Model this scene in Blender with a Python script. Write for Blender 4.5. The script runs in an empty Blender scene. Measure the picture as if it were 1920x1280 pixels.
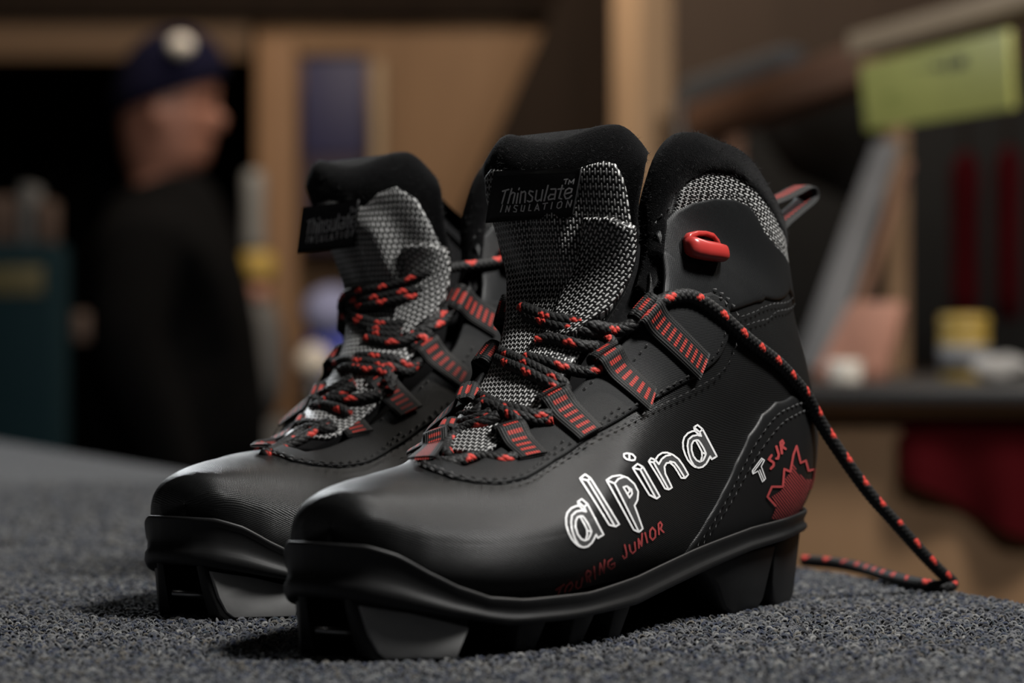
import bpy, bmesh, math, random
import numpy as np
from mathutils import Vector, Matrix
from mathutils.bvhtree import BVHTree
from mathutils.geometry import delaunay_2d_cdt
DEBUG = False
random.seed(3); rng = np.random.default_rng(3)
sc = bpy.context.scene
COL = sc.collection

# ------------------------------------------------------------------ camera
FPX, CAMH = 5000.0, 0.094
cam_d = bpy.data.cameras.new('camera'); cam = bpy.data.objects.new('camera', cam_d); COL.objects.link(cam)
cam.location = (0, 0, CAMH); cam.rotation_euler = (math.pi/2, 0, 0)
cam_d.sensor_width = 36; cam_d.lens = 36*FPX/1920
cam_d.clip_start = .02; cam_d.clip_end = 60
cam_d.dof.use_dof = True; cam_d.dof.focus_distance = .872
cam_d.dof.aperture_fstop = (cam_d.lens/1000)/0.0105
sc.camera = cam
# ------------------------------------------------------------------ world, lights, exposure
sc.view_settings.view_transform = 'Standard'; sc.view_settings.look = 'None'
sc.view_settings.exposure = 0.0; sc.view_settings.gamma = 1; sc.view_settings.use_curve_mapping = False
w = bpy.data.worlds.new('world'); sc.world = w; w.use_nodes = True
w.node_tree.nodes['Background'].inputs[0].default_value = (.02, .018, .016, 1)
w.node_tree.nodes['Background'].inputs[1].default_value = .10

def area(name, loc, target, size, power, color, size_y=None):
    d = bpy.data.lights.new(name, 'AREA'); d.shape = 'RECTANGLE'; d.size = size; d.size_y = size_y or size
    d.energy = power; d.color = color
    o = bpy.data.objects.new(name, d); COL.objects.link(o); o.location = loc
    o.rotation_euler = (Vector(target)-Vector(loc)).to_track_quat('-Z', 'Y').to_euler()
    return o
area('unseen_light', (.50, .64, .90), (.04, .90, .07), .19, 19.5, (1, .98, .95))  # key light, lowered close to the boots so the far one stays darker
area('unseen_light', (-.80, 3.2, 1.02), (-.05, .85, .05), .34, 19.0, (.93, .97, 1))  # rim light behind left, out of view, for the toe-top highlights
area('unseen_light', (-.5, -.2, 1.4), (0, .9, .1), .4, .45, (1, .96, .92))  # weak fill added out of view at front left, no ceiling fitting
area('unseen_light', (-.12, 4.3, 1.75), (-.1, 6.4, -.1), .5, 29, (1, .84, .66))  # background light added out of view for the wall, post and man
area('unseen_light', (1.0, 1.7, 1.5), (.9, 3.1, -.1), .4, 34, (1, .93, .84))  # light added out of view to brighten the booth and yellow sign
area('unseen_light', (.9, 4.75, 1.8), (.9, 4.75, 0), .3, 6, (1, .88, .75))

# ------------------------------------------------------------------ small helpers
def link(o, parent=None, base=None):
    COL.objects.link(o)
    if parent is not None:
        o.parent = parent
        o.matrix_parent_inverse = Matrix.Translation(-Vector(parent['_o'])) if '_o' in parent else Matrix.Identity(4)
    return o
def empty(name, loc, label, cat, group=None):
    o = bpy.data.objects.new(name, None); COL.objects.link(o); o.location = loc
    o.empty_display_size = .02
    o['_o'] = tuple(loc); o['label'] = label; o['category'] = cat
    if group: o['group'] = group
    return o
def mesh(name, verts, faces, mat=None, parent=None, smooth=True, uv=None, attr=None, label=None, world_parent=None):
    me = bpy.data.meshes.new(name)
    verts = np.asarray(verts, dtype=float)
    me.from_pydata(verts.tolist(), [], [tuple(int(i) for i in f) for f in faces]); me.update()
    if smooth: me.shade_smooth()
    if uv is not None:
        lay = me.uv_layers.new(name='UVMap'); li = np.empty(len(me.loops), dtype=np.int32)
        me.loops.foreach_get('vertex_index', li)
        lay.data.foreach_set('uv', np.asarray(uv, dtype=np.float32)[li].ravel())
    if attr is not None:
        for k, val in attr.items():
            val = np.asarray(val, dtype=np.float32)
            a = me.attributes.new(k, 'FLOAT', 'POINT'); a.data.foreach_set('value', val)
    if mat: me.materials.append(mat)
    o = bpy.data.objects.new(name, me)
    if parent is not None:
        COL.objects.link(o); o.parent = parent
        root = parent
        off = Vector((0, 0, 0))
        p = parent
        if p.type == 'EMPTY': off += Vector(p.location)
        o.matrix_parent_inverse = Matrix.Translation(-off)
    else: COL.objects.link(o)
    if label: o['label'] = label
    return o
def at(px, py, D): return Vector(((px-960)/FPX*D, D, CAMH-(py-640)/FPX*D))

def catmull(P, step=None, n=8, closed=False):
    P = np.asarray(P, float)
    if closed: P = np.vstack([P[-1], P, P[0], P[1]])
    else: P = np.vstack([2*P[0]-P[1], P, 2*P[-1]-P[-2]])
    out = []
    for i in range(1, len(P)-2):
        L = np.linalg.norm((P[i+1]-P[i])[:2] if P.shape[1] == 2 else P[i+1]-P[i])
        k = n if step is None else max(1, int(math.ceil(L/step)))
        for q in range(k):
            t = q/k; a, b, c, d = P[i-1], P[i], P[i+1], P[i+2]
            out.append(.5*((2*b)+(-a+c)*t+(2*a-5*b+4*c-d)*t*t+(-a+3*b-3*c+d)*t**3))
    if not closed: out.append(P[-2])
    return np.array(out)
def linear(P, step, closed=False):
    P = np.asarray(P, float)
    if closed: P = np.vstack([P, P[0]])
    out = []
    for i in range(len(P)-1):
        k = max(1, int(math.ceil(np.linalg.norm(P[i+1]-P[i])/step)))
        for q in range(k): out.append(P[i]+(P[i+1]-P[i])*q/k)
    if not closed: out.append(P[-1])
    return np.array(out)
def inside(pts, poly):
    x, y = pts[:, 0], pts[:, 1]; r = np.zeros(len(pts), bool); n = len(poly); j = n-1
    for i in range(n):
        xi, yi, xj, yj = poly[i][0], poly[i][1], poly[j][0], poly[j][1]
        if yi != yj:
            c = ((yi > y) != (yj > y)) & (x < (xj-xi)*(y-yi)/(yj-yi)+xi); r ^= c
        j = i
    return r
def dist_poly(pts, poly):
    d = np.full(len(pts), 1e9); n = len(poly)
    for i in range(n):
        a, b = poly[i], poly[(i+1) % n]; ab = b-a; L = max(ab@ab, 1e-12)
        t = np.clip(((pts-a)@ab)/L, 0, 1); q = a+t[:, None]*ab
        d = np.minimum(d, np.hypot(*(pts-q).T))
    return d

# ------------------------------------------------------------------ node materials
class NT:
    def __init__(s, name):
        s.m = bpy.data.materials.new(name); s.m.use_nodes = True; s.t = s.m.node_tree
        s.b = s.t.nodes['Principled BSDF']
    def n(s, typ, **kw):
        nd = s.t.nodes.new(typ)
        for k, v in kw.items():
            if k.startswith('i_'):
                key = k[2:]; key = int(key) if key.isdigit() else key.replace('_', ' ')
                if hasattr(v, 'is_linked') or hasattr(v, 'links'): s.t.links.new(v, nd.inputs[key])
                else: nd.inputs[key].default_value = v
            else: setattr(nd, k, v)
        return nd
    def m_(s, op, a, b=0.0, c=0.0):
        nd = s.t.nodes.new('ShaderNodeMath'); nd.operation = op
        for i, v in enumerate((a, b, c)):
            if isinstance(v, (int, float)): nd.inputs[i].default_value = v
            else: s.t.links.new(v, nd.inputs[i])
        return nd.outputs[0]
    def mix(s, f, a, b):
        nd = s.t.nodes.new('ShaderNodeMix'); nd.data_type = 'RGBA'
        for i, v in ((0, f), (6, a), (7, b)):
            if isinstance(v, (int, float)): nd.inputs[i].default_value = v
            elif isinstance(v, tuple): nd.inputs[i].default_value = v if len(v) == 4 else (*v, 1)
            else: s.t.links.new(v, nd.inputs[i])
        return nd.outputs[2]
    def set(s, **kw):
        for k, v in kw.items():
            k = k.replace('_', ' ')
            if isinstance(v, tuple) and len(v) == 3: v = (*v, 1)
            if isinstance(v, (int, float, tuple)): s.b.inputs[k].default_value = v
            else: s.t.links.new(v, s.b.inputs[k])
        return s
    def bump(s, h, strength=.5, dist=.0003):
        nd = s.n('ShaderNodeBump'); nd.inputs['Strength'].default_value = strength; nd.inputs['Distance'].default_value = dist
        s.t.links.new(h, nd.inputs['Height']); s.t.links.new(nd.outputs[0], s.b.inputs['Normal'])
    def uv(s):
        u = s.n('ShaderNodeUVMap'); sp = s.n('ShaderNodeSeparateXYZ'); s.t.links.new(u.outputs[0], sp.inputs[0])
        return sp.outputs[0], sp.outputs[1]
    def noise(s, scale, detail=4, rough=.5, vec=None):
        nd = s.n('ShaderNodeTexNoise'); nd.inputs['Scale'].default_value = scale; nd.inputs['Detail'].default_value = detail
        nd.inputs['Roughness'].default_value = rough
        if vec is None:
            tc = s.n('ShaderNodeTexCoord'); vec = tc.outputs['Object']
        s.t.links.new(vec, nd.inputs['Vector']); return nd.outputs['Fac']
def plain(name, col, rough=.6, metal=0, spec=.5, noise=None, bump=0, sheen=0):
    t = NT(name); t.set(Base_Color=col, Roughness=rough, Metallic=metal)
    t.b.inputs['Specular IOR Level'].default_value = spec
    if sheen: t.b.inputs['Sheen Weight'].default_value = sheen; t.b.inputs['Sheen Roughness'].default_value = .4
    if noise:
        nz = t.noise(noise[0]); k = noise[1]
        c = t.mix(nz, tuple(x*(1-k) for x in col), tuple(min(1, x*(1+k)) for x in col)); t.set(Base_Color=c)
        if bump: t.bump(nz, bump, noise[2] if len(noise) > 2 else .001)
    return t.m

def weave_mat(name, col, pitch, rough=.5, bump=.5, spec=.5, diag=False, var=.5):
    t = NT(name); U, V = t.uv()
    if diag:
        a = t.m_('ADD', U, V); b = t.m_('SUBTRACT', U, V)
        U, V = t.m_('MULTIPLY', a, .7), t.m_('MULTIPLY', b, .7)
    k = 2*math.pi/pitch
    sx = t.m_('SINE', t.m_('MULTIPLY', U, k)); sy = t.m_('SINE', t.m_('MULTIPLY', V, k))
    h = t.m_('ADD', t.m_('MULTIPLY', t.m_('MULTIPLY', sx, sy), .5), .5)
    c = t.mix(h, tuple(x*(1-var) for x in col), tuple(x*(1+var) for x in col))
    nz = t.noise(60, 3)
    c = t.mix(t.m_('MULTIPLY', nz, .35), c, tuple(x*.45 for x in col))
    t.set(Base_Color=c, Roughness=t.m_('ADD', rough-.06, t.m_('MULTIPLY', nz, .12))); t.b.inputs['Specular IOR Level'].default_value = spec
    t.bump(h, bump, pitch*.18)
    return t.m
M = {}
M['nylon'] = weave_mat('black_nylon_weave', (.0075, .0078, .0080), .00085, .37, .9, .42, var=.75)
M['eyestay'] = weave_mat('black_coarse_nylon', (.0095, .010, .0105), .0008, .58, .9, .25, var=.7)
M['panel'] = weave_mat('black_fine_twill', (.0085, .0092, .0098), .0007, .42, .6, .4, diag=True, var=.25)
M['counter'] = weave_mat('black_counter_twill', (.0075, .0078, .0082), .0007, .48, .35, .35, diag=True, var=.15)
M['fleece'] = plain('black_fleece', (.0032, .0032, .0035), .95, spec=.065, noise=(2600, .6, .0006), bump=.7, sheen=.06)
M['rubber'] = plain('black_rubber', (.0045, .0046, .0048), .5, spec=.35, noise=(180, .3, .0002), bump=.2)
M['rubber_dull'] = plain('black_tread_rubber', (.008, .008, .0085), .5, spec=.35, noise=(90, .3))
M['plate'] = plain('grey_sole_plate', (.22, .22, .218), .5, metal=0, noise=(160, .12, .0003), bump=.3)
M['steel'] = plain('steel', (.25, .25, .25), .3, metal=1)
M['hook'] = plain('red_plastic', (.36, .03, .026), .3, spec=.5)
M['thread'] = plain('black_thread', (.010, .010, .010), .6, spec=.4)
M['thread_grey'] = plain('grey_thread', (.07, .07, .07), .6)
M['tag'] = plain('black_woven_tag', (.0085, .0085, .009), .6, spec=.3, noise=(1500, .4, .0002), bump=.4)
M['tag_text'] = plain('grey_tag_thread', (.80, .80, .80), .6, noise=(2500, .5, .0003), bump=.6)
M['print_white'] = plain('white_print', (.80, .80, .80), .6, noise=(1200, .08))
M['print_grey'] = plain('grey_halftone_print', (.055, .055, .056), .6, noise=(1800, .5))
M['print_red'] = plain('red_print', (.40, .055, .055), .6, noise=(1500, .3))
M['print_dark_red'] = plain('dark_red_print', (.045, .005, .005), .6, noise=(1500, .3))
M['fibre'] = plain('fleece_fibre', (.03, .03, .03), .8, spec=.2)
M['lining'] = plain('dark_lining', (.006, .006, .0065), .95, spec=.15, noise=(700, .4, .0006), bump=.5)
def mesh_fabric():
    t = NT('grey_black_woven_mesh'); U, V = t.uv()
    px, py = .00105, .00205
    col = t.m_('DIVIDE', U, px); ci = t.m_('FLOOR', col); cf = t.m_('FRACT', col)
    par = t.m_('MODULO', t.m_('ABSOLUTE', ci), 2)
    r = t.m_('ADD', t.m_('DIVIDE', V, py), 0.0); ri = t.m_('FLOOR', r); rf = t.m_('FRACT', r)
    chk = t.m_('MODULO', t.m_('ABSOLUTE', t.m_('ADD', ci, ri)), 2)
    x = t.m_('SUBTRACT', cf, .5); y = t.m_('SUBTRACT', rf, .5)
    def ell(ax, ay):
        e = t.m_('ADD', t.m_('POWER', t.m_('ABSOLUTE', t.m_('DIVIDE', x, ax)), 2), t.m_('POWER', t.m_('ABSOLUTE', t.m_('DIVIDE', y, ay)), 2))
        return t.m_('MAXIMUM', t.m_('SUBTRACT', 1.0, e), 0.0)
    big = t.m_('MULTIPLY', ell(.38, .58), chk)
    small = t.m_('MULTIPLY', ell(.42, .16), t.m_('SUBTRACT', 1, chk))
    h = t.m_('ADD', big, small); h = t.m_('MINIMUM', t.m_('MULTIPLY', h, 1.6), 1)
    nz = t.noise(45, 3); nz2 = t.noise(1400, 2)
    yc = t.mix(nz2, (.16, .16, .16), (.78, .78, .76))
    c = t.mix(t.m_('POWER', h, .7), (.004, .004, .004), yc)
    t.set(Base_Color=c, Roughness=.42); t.b.inputs['Specular IOR Level'].default_value = .5
    t.bump(h, .9, .0004)
    return t.m
M['mesh'] = mesh_fabric()
def lace_mat():
    t = NT('braided_lace'); a = t.n('ShaderNodeAttribute'); a.attribute_name = 'red'
    b = t.n('ShaderNodeAttribute'); b.attribute_name = 'hgt'
    nz = t.noise(1800, 2)
    r = t.mix(nz, (.30, .022, .016), (.68, .06, .042)); k = t.mix(b.outputs['Fac'], (.002, .002, .002), (.0115, .0112, .0112))
    t.set(Base_Color=t.mix(a.outputs['Fac'], k, r), Roughness=.62); t.b.inputs['Specular IOR Level'].default_value = .3
    t.bump(b.outputs['Fac'], .6, .0004)
    return t.m
M['lace'] = lace_mat()
def webbing_mat():
    t = NT('black_webbing_red_bars'); U, V = t.uv()   # U across -1..1, V along in metres
    f = t.m_('FRACT', t.m_('DIVIDE', V, .0027))
    bar = t.m_('MULTIPLY', t.m_('LESS_THAN', f, .44), t.m_('LESS_THAN', t.m_('ABSOLUTE', U), .52))
    rib = t.m_('ADD', t.m_('MULTIPLY', t.m_('SINE', t.m_('MULTIPLY', U, 34)), .5), .5)
    wv = t.m_('ADD', t.m_('MULTIPLY', t.m_('SINE', t.m_('MULTIPLY', V, 2*math.pi/.0008)), .5), .5)
    red = t.mix(rib, (.10, .008, .006), (.48, .045, .032))
    blk = t.mix(t.m_('MULTIPLY', rib, wv), (.004, .004, .004), (.026, .026, .026))
    t.set(Base_Color=t.mix(bar, blk, red), Roughness=.65); t.b.inputs['Specular IOR Level'].default_value = .3
    hb = t.m_('ADD', t.m_('MULTIPLY', bar, .8), t.m_('MULTIPLY', rib, .5))
    t.bump(hb, .8, .0004)
    return t.m
M['webbing'] = webbing_mat()

# ------------------------------------------------------------------ boot surface
class Frame:
    def __init__(s, O, deg):
        th = math.radians(deg); s.O = np.array(O)
        s.u = np.array([-math.cos(th), -math.sin(th)]); s.v = np.array([math.sin(th), -math.cos(th)])
    def w(s, P):
        P = np.atleast_2d(P); xy = s.O+P[:, :1]*s.u+P[:, 1:2]*s.v
        return np.column_stack([xy, P[:, 2]])
    def loc(s, W):
        W = np.atleast_2d(W); d = W[:, :2]-s.O
        return np.column_stack([d@s.u, d@s.v, W[:, 2]])
#      t     B(u,z)          T(u,z)          W
SEC = [(0,   (.2512, .0395), (.2512, .0405), .0),
       (.12, (.2508, .0340), (.2508, .0460), .010),
       (.35, (.2480, .0300), (.2482, .0490), .0165),
       (.80, (.2430, .0250), (.2425, .0510), .0225),
       (1.5, (.2350, .0200), (.2335, .0527), .0280),
       (2.5, (.2190, .0165), (.2175, .0545), .0350),
       (3.5, (.1990, .0150), (.1970, .0580), .0400),
       (4.5, (.1750, .0150), (.1760, .0655), .0420),
       (5.5, (.1500, .0160), (.1600, .0780), .0405),
       (6.5, (.1200, .0160), (.1480, .0910), .0375),
       (7.5, (.0900, .0170), (.1380, .1030), .0355),
       (8.5, (.0560, .0210), (.1350, .1130), .0360),
       (9.5, (.0250, .0260), (.1335, .1200), .0370),
       (10.5,(.0045, .0360), (.1325, .1265), .0372),
       (11.5,(-.0018, .0560), (.1320, .1325), .0365),
       (12.5,(.0020, .0760), (.1320, .1385), .0345),
       (13.5,(.0110, .1000), (.1320, .1450), .0325),
       (14.5,(.0200, .1250), (.1320, .1520), .0335),
       (15.5,(.0275, .1480), (.1320, .1600), .0345),
       (16.5,(.0330, .1640), (.1320, .1690), .0350)]
tk = np.array([s[0] for s in SEC], float)
dat = np.array([[*s[1], *s[2], s[3]] for s in SEC], float)
slope = np.zeros_like(dat)
for i in range(len(tk)):
    if i == 0: slope[i] = (dat[1]-dat[0])/(tk[1]-tk[0])
    elif i == len(tk)-1: slope[i] = (dat[i]-dat[i-1])/(tk[i]-tk[i-1])
    else:
        a = (dat[i]-dat[i-1])/(tk[i]-tk[i-1]); b = (dat[i+1]-dat[i])/(tk[i+1]-tk[i])
        h1, h2 = tk[i]-tk[i-1], tk[i+1]-tk[i]
        m = (a*h2+b*h1)/(h1+h2)
        lim = 3*np.minimum(abs(a), abs(b)); same = a*b > 0
        slope[i] = np.where(same, np.sign(m)*np.minimum(abs(m), lim), np.where(np.arange(5) == 4, 0, m))
def sec(t):
    t = np.clip(t, 0, tk[-1]); i = np.clip(np.searchsorted(tk, t, 'right')-1, 0, len(tk)-2)
    h = tk[i+1]-tk[i]; x = ((t-tk[i])/h)[:, None]; h = h[:, None]
    return (dat[i]*(2*x**3-3*x**2+1)+slope[i]*h*(x**3-2*x**2+x)+dat[i+1]*(-2*x**3+3*x**2)+slope[i+1]*h*(x**3-x**2))
SKEW = [0.0]
def hull(t, phi):
    t = np.atleast_1d(np.asarray(t, float)); phi = np.atleast_1d(np.asarray(phi, float))
    d = sec(t); B, T, W = d[:, 0:2], d[:, 2:4], d[:, 4]
    phi = (phi+1) % 2-1
    ap = np.abs(phi)
    c = np.cos(np.pi*ap); s = np.sin(np.pi*ap)
    foot = np.clip((7.5-t)/5, 0, 1); foot = foot*foot*(3-2*foot)
    ec = .86; cc = np.sign(c)*np.abs(c)**ec
    low = 1.0+.16*foot
    base = np.clip((11.2-t)/2.5, 0, 1)*(1+0*t); base = base*base*(3-2*base)
    ridge = np.clip((t-2.6)/1.6, 0, 1)*np.clip((9.5-t)/2.5, 0, 1); ridge = ridge*ridge*(3-2*ridge)
    pw = np.where(c < 0, .42*base+.80*(1-base), .80*foot+.86*(1-foot)+.26*ridge)
    wv = W*np.abs(np.sin(np.pi*ap**(1.0+.22*foot)))**pw*np.sign(phi)
    wv = wv+SKEW[0]*ridge*np.clip(c, 0, 1)
    mid = (B+T)/2; half = (T-B)/2
    uz = mid+half*cc[:, None]
    uz = uz-np.column_stack([0*c, .35*SKEW[0]*ridge*np.clip(c, 0, 1)])
    # instep saddle and ankle hollow
    return np.column_stack([uz[:, 0], wv, uz[:, 1]])
def with_normals(f, a, b, ea=.02, eb=.004):
    P = f(a, b); da = f(a+ea, b)-f(a-ea, b); db = f(a, b+eb)-f(a, b-eb)
    n = np.cross(db, da); L = np.linalg.norm(n, axis=1, keepdims=True); n = n/np.maximum(L, 1e-12)
    return P, n
_t = hull(np.array([5.5]), np.array([.5])); _n = with_normals(hull, np.array([5.5]), np.array([.5]))[1]
NS = 1.0 if _n[0, 1] > 0 else -1.0
def hullN(t, phi):
    P, n = with_normals(hull, np.atleast_1d(np.asarray(t, float)), np.atleast_1d(np.asarray(phi, float)))
    n = n*NS
    return P, n
# arclength uv tables
_tt = np.linspace(0, 16.5, 200); _mid = hull(_tt, np.full(200, .55)); _arc = np.concatenate([[0], np.cumsum(np.linalg.norm(np.diff(_mid, axis=0), axis=1))])
_ph = np.linspace(0, 1, 40); _circ = np.array([np.linalg.norm(np.diff(hull(np.full(40, t), _ph), axis=0), axis=1).sum() for t in _tt])
def hull_uv(t, phi): return np.column_stack([np.interp(t, _tt, _arc), phi*np.interp(t, _tt, _circ)])
PHI_S = 5.0     # scale of phi so that the parameter plane is roughly isotropic

class Caster:
    """parameter grid of one surface in world space, to turn picture points into surface parameters"""
    def __init__(s, f, ts, ps, fr, scale):
        s.ts, s.ps, s.scale = ts, ps, scale
        A, Bm = np.meshgrid(ts, ps, indexing='ij'); s.W = fr.w(f(A.ravel(), Bm.ravel())); s.nj = len(ps)
        faces = []
        nj = s.nj
        for i in range(len(ts)-1):
            for j in range(nj-1):
                faces.append((i*nj+j, (i+1)*nj+j, (i+1)*nj+j+1, i*nj+j+1))
        s.faces = faces; s.vl = s.W.tolist(); s.bvh = BVHTree.FromPolygons(s.vl, faces)
    def param(s, px, py):
        o = Vector((0, 0, CAMH)); d = (at(px, py, 1)-o).normalized()
        h = s.bvh.ray_cast(o, d)
        if h[0] is None: return None
        f = s.faces[h[2]]; P = [s.W[k] for k in f]; q = np.array(h[0])
        e1, e2 = P[1]-P[0], P[3]-P[0]; e3 = P[0]-P[1]+P[2]-P[3]
        a = b = .5
        for _ in range(6):
            r = P[0]+a*e1+b*e2+a*b*e3-q; J = np.column_stack([e1+b*e3, e2+a*e3])
            dd = np.linalg.lstsq(J, -r, rcond=None)[0]; a += dd[0]; b += dd[1]
        i, j = f[0]//s.nj, f[0] % s.nj
        return (s.ts[i]+a*(s.ts[i+1]-s.ts[i]), (s.ps[j]+b*(s.ps[j+1]-s.ps[j]))*s.scale)
    def path(s, pts):
        out = []
        for p in pts:
            if isinstance(p[0], str): out.append((p[1], p[2]*s.scale)); continue
            r = s.param(*p)
            if r is None: print('  miss', p); continue
            out.append(r)
        return np.array(out)

def panel(name, fN, fuv, fr, poly, scale, off, thick, mat, parent, h=.13, rim=.0008, skirt=.0006, edge=None, mirror=False, extra=None, label=None, unit=.02, norim=None):
    """a sheet laid on a surface: poly in the (t, phi*scale) plane; raised by off+thick with a rounded rim"""
    poly = np.asarray(poly, float)
    if mirror: poly = poly*np.array([1, -1]); poly = poly[::-1]
    edge = edge or h*.8
    bd = linear(poly, edge, closed=True)
    lo, hi = bd.min(0), bd.max(0)
    gx, gy = np.meshgrid(np.arange(lo[0], hi[0], h), np.arange(lo[1], hi[1], h*.9))
    g = np.column_stack([gx.ravel(), gy.ravel()]); g += rng.uniform(-.05, .05, g.shape)*h
    g = g[inside(g, bd)]; d = dist_poly(g, bd); rr = rim/unit
    g = g[d > max(rr*1.9, h*.45)]
    # inner rim ring
    nx = np.roll(bd, -1, 0)-np.roll(bd, 1, 0); nrm = np.column_stack([-nx[:, 1], nx[:, 0]]); nrm /= np.maximum(np.linalg.norm(nrm, axis=1, keepdims=True), 1e-9)
    area_ = .5*np.sum(bd[:, 0]*np.roll(bd[:, 1], -1)-np.roll(bd[:, 0], -1)*bd[:, 1])
    if area_ < 0: nrm = -nrm
    rings = []
    for k in (.4, 1.2):
        q = bd+nrm*rr*k; ok = inside(q, bd); dq = dist_poly(q, bd); rings.append(q[ok & (dq > rr*k*.7)])
    pts = np.vstack([bd]+rings+[g]); nb = len(bd)
    vs, es, fs, ov, oe, of = delaunay_2d_cdt([Vector(p) for p in pts], [(i, (i+1) % nb) for i in range(nb)], [], 1, 1e-6)
    P2 = np.array([tuple(v) for v in vs])
    cen = np.array([P2[list(f)].mean(0) for f in fs]); ok = inside(cen, bd)
    fs = [f for f, k in zip(fs, ok) if k]
    dd = dist_poly(P2, bd); x = np.clip(dd/(rr*1.2), 0, 1); prof = np.sqrt(np.clip(1-(1-x)**2, 0, 1))
    if norim is not None: prof = np.maximum(prof, norim(P2[:, 0], P2[:, 1]/scale))
    P, N = fN(P2[:, 0], P2[:, 1]/scale)
    ex = extra(P2[:, 0], P2[:, 1]/scale) if extra else 0
    H = off+thick*(.35+.65*prof)+ex
    top = P+N*H[:, None] if np.ndim(H) else P+N*H
    # boundary loop -> skirt
    bidx = []
    inv = {}
    for k, o in enumerate(ov):
        for q in o: inv[q] = k
    bidx = [inv[i] for i in range(nb) if i in inv]
    low = P[bidx]+N[bidx]*(off-skirt)
    n0 = len(top); V = np.vstack([top, low]); F = []
    # orientation
    f0 = fs[len(fs)//2]; nn = np.cross(top[f0[1]]-top[f0[0]], top[f0[2]]-top[f0[0]])
    flip = (nn@N[f0[0]]) < 0
    for f in fs: F.append(tuple(f)[::-1] if flip else tuple(f))
    m = len(bidx)
    for i in range(m):
        a, b = bidx[i], bidx[(i+1) % m]
        if a != b: F.append((a, b, n0+(i+1) % m, n0+i))
    uvp = fuv(P2[:, 0], P2[:, 1]/scale); uvs = np.vstack([uvp, uvp[bidx]])
    o = mesh(name, fr.w(V), F, mat, parent, uv=uvs, label=label)
    bm = bmesh.new(); bm.from_mesh(o.data); bmesh.ops.recalc_face_normals(bm, faces=bm.faces)
    # recalc may invert: test one face against the known normal
    bm.faces.ensure_lookup_table(); bm.to_mesh(o.data); bm.free()
    me = o.data; p = me.polygons[0]
    ax = fr.w(P+N)-fr.w(P)
    if Vector(ax[fs[0][0]]).dot(p.normal) < 0: me.flip_normals()
    return o

# ------------------------------------------------------------------ tongue surface (s along 0..9, w across -1..1)
TC = np.array([(.2000, .0560, .0085), (.1830, .0640, .0125), (.1690, .0735, .0150), (.1560, .0860, .0165), (.1440, .0995, .0190),
               (.1375, .1130, .0240), (.1365, .1250, .0275), (.1380, .1380, .0295), (.1375, .1520, .0328), (.1330, .1640, .0325)])
def tongue(s, w, tw=0.0, lean=0.0):
    s = np.atleast_1d(np.asarray(s, float)); w = np.atleast_1d(np.asarray(w, float))
    i = np.clip(np.floor(s).astype(int), 0, len(TC)-2); x = (s-i)[:, None]
    def g(k): return TC[np.clip(k, 0, len(TC)-1)]
    a, b, c, d = g(i-1), g(i), g(i+1), g(i+2)
    C = .5*((2*b)+(-a+c)*x+(2*a-5*b+4*c-d)*x*x+(-a+3*b-3*c+d)*x**3)
    up = np.clip((s-4)/5, 0, 1)
    v = C[:, 2]*w*(1+.0*up)
    u = C[:, 0]-.30*C[:, 2]*np.abs(w)**2.4*(1-.35*up)
    z = C[:, 1]-.05*C[:, 2]*w**2-.10*C[:, 2]*up*w*0
    z = z-np.clip(s-8, 0, 1)*.0075*np.clip((np.abs(w)-.66)/.34, 0, 1)**2
    v = v-.0036*up*up
    # soft undulation of the top rim
    z = z+(.0022*np.sin(w*4.2-1.1)+.0004*w)*np.clip(s-7, 0, 2)/2
    k_ = np.clip((5.5-s)/2.5, 0, 1)*np.clip(s/1.2+.4, 0, 1); v = v+.6*SKEW[0]*k_
    # twist towards the wearer's far side and lean
    k = up*tw; uu, vv = u, v
    u = .13+(uu-.13)*np.cos(k)+vv*np.sin(k); v = vv*np.cos(k)-(uu-.13)*np.sin(k)-lean*up*up
    return np.column_stack([u, v, z])

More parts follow.
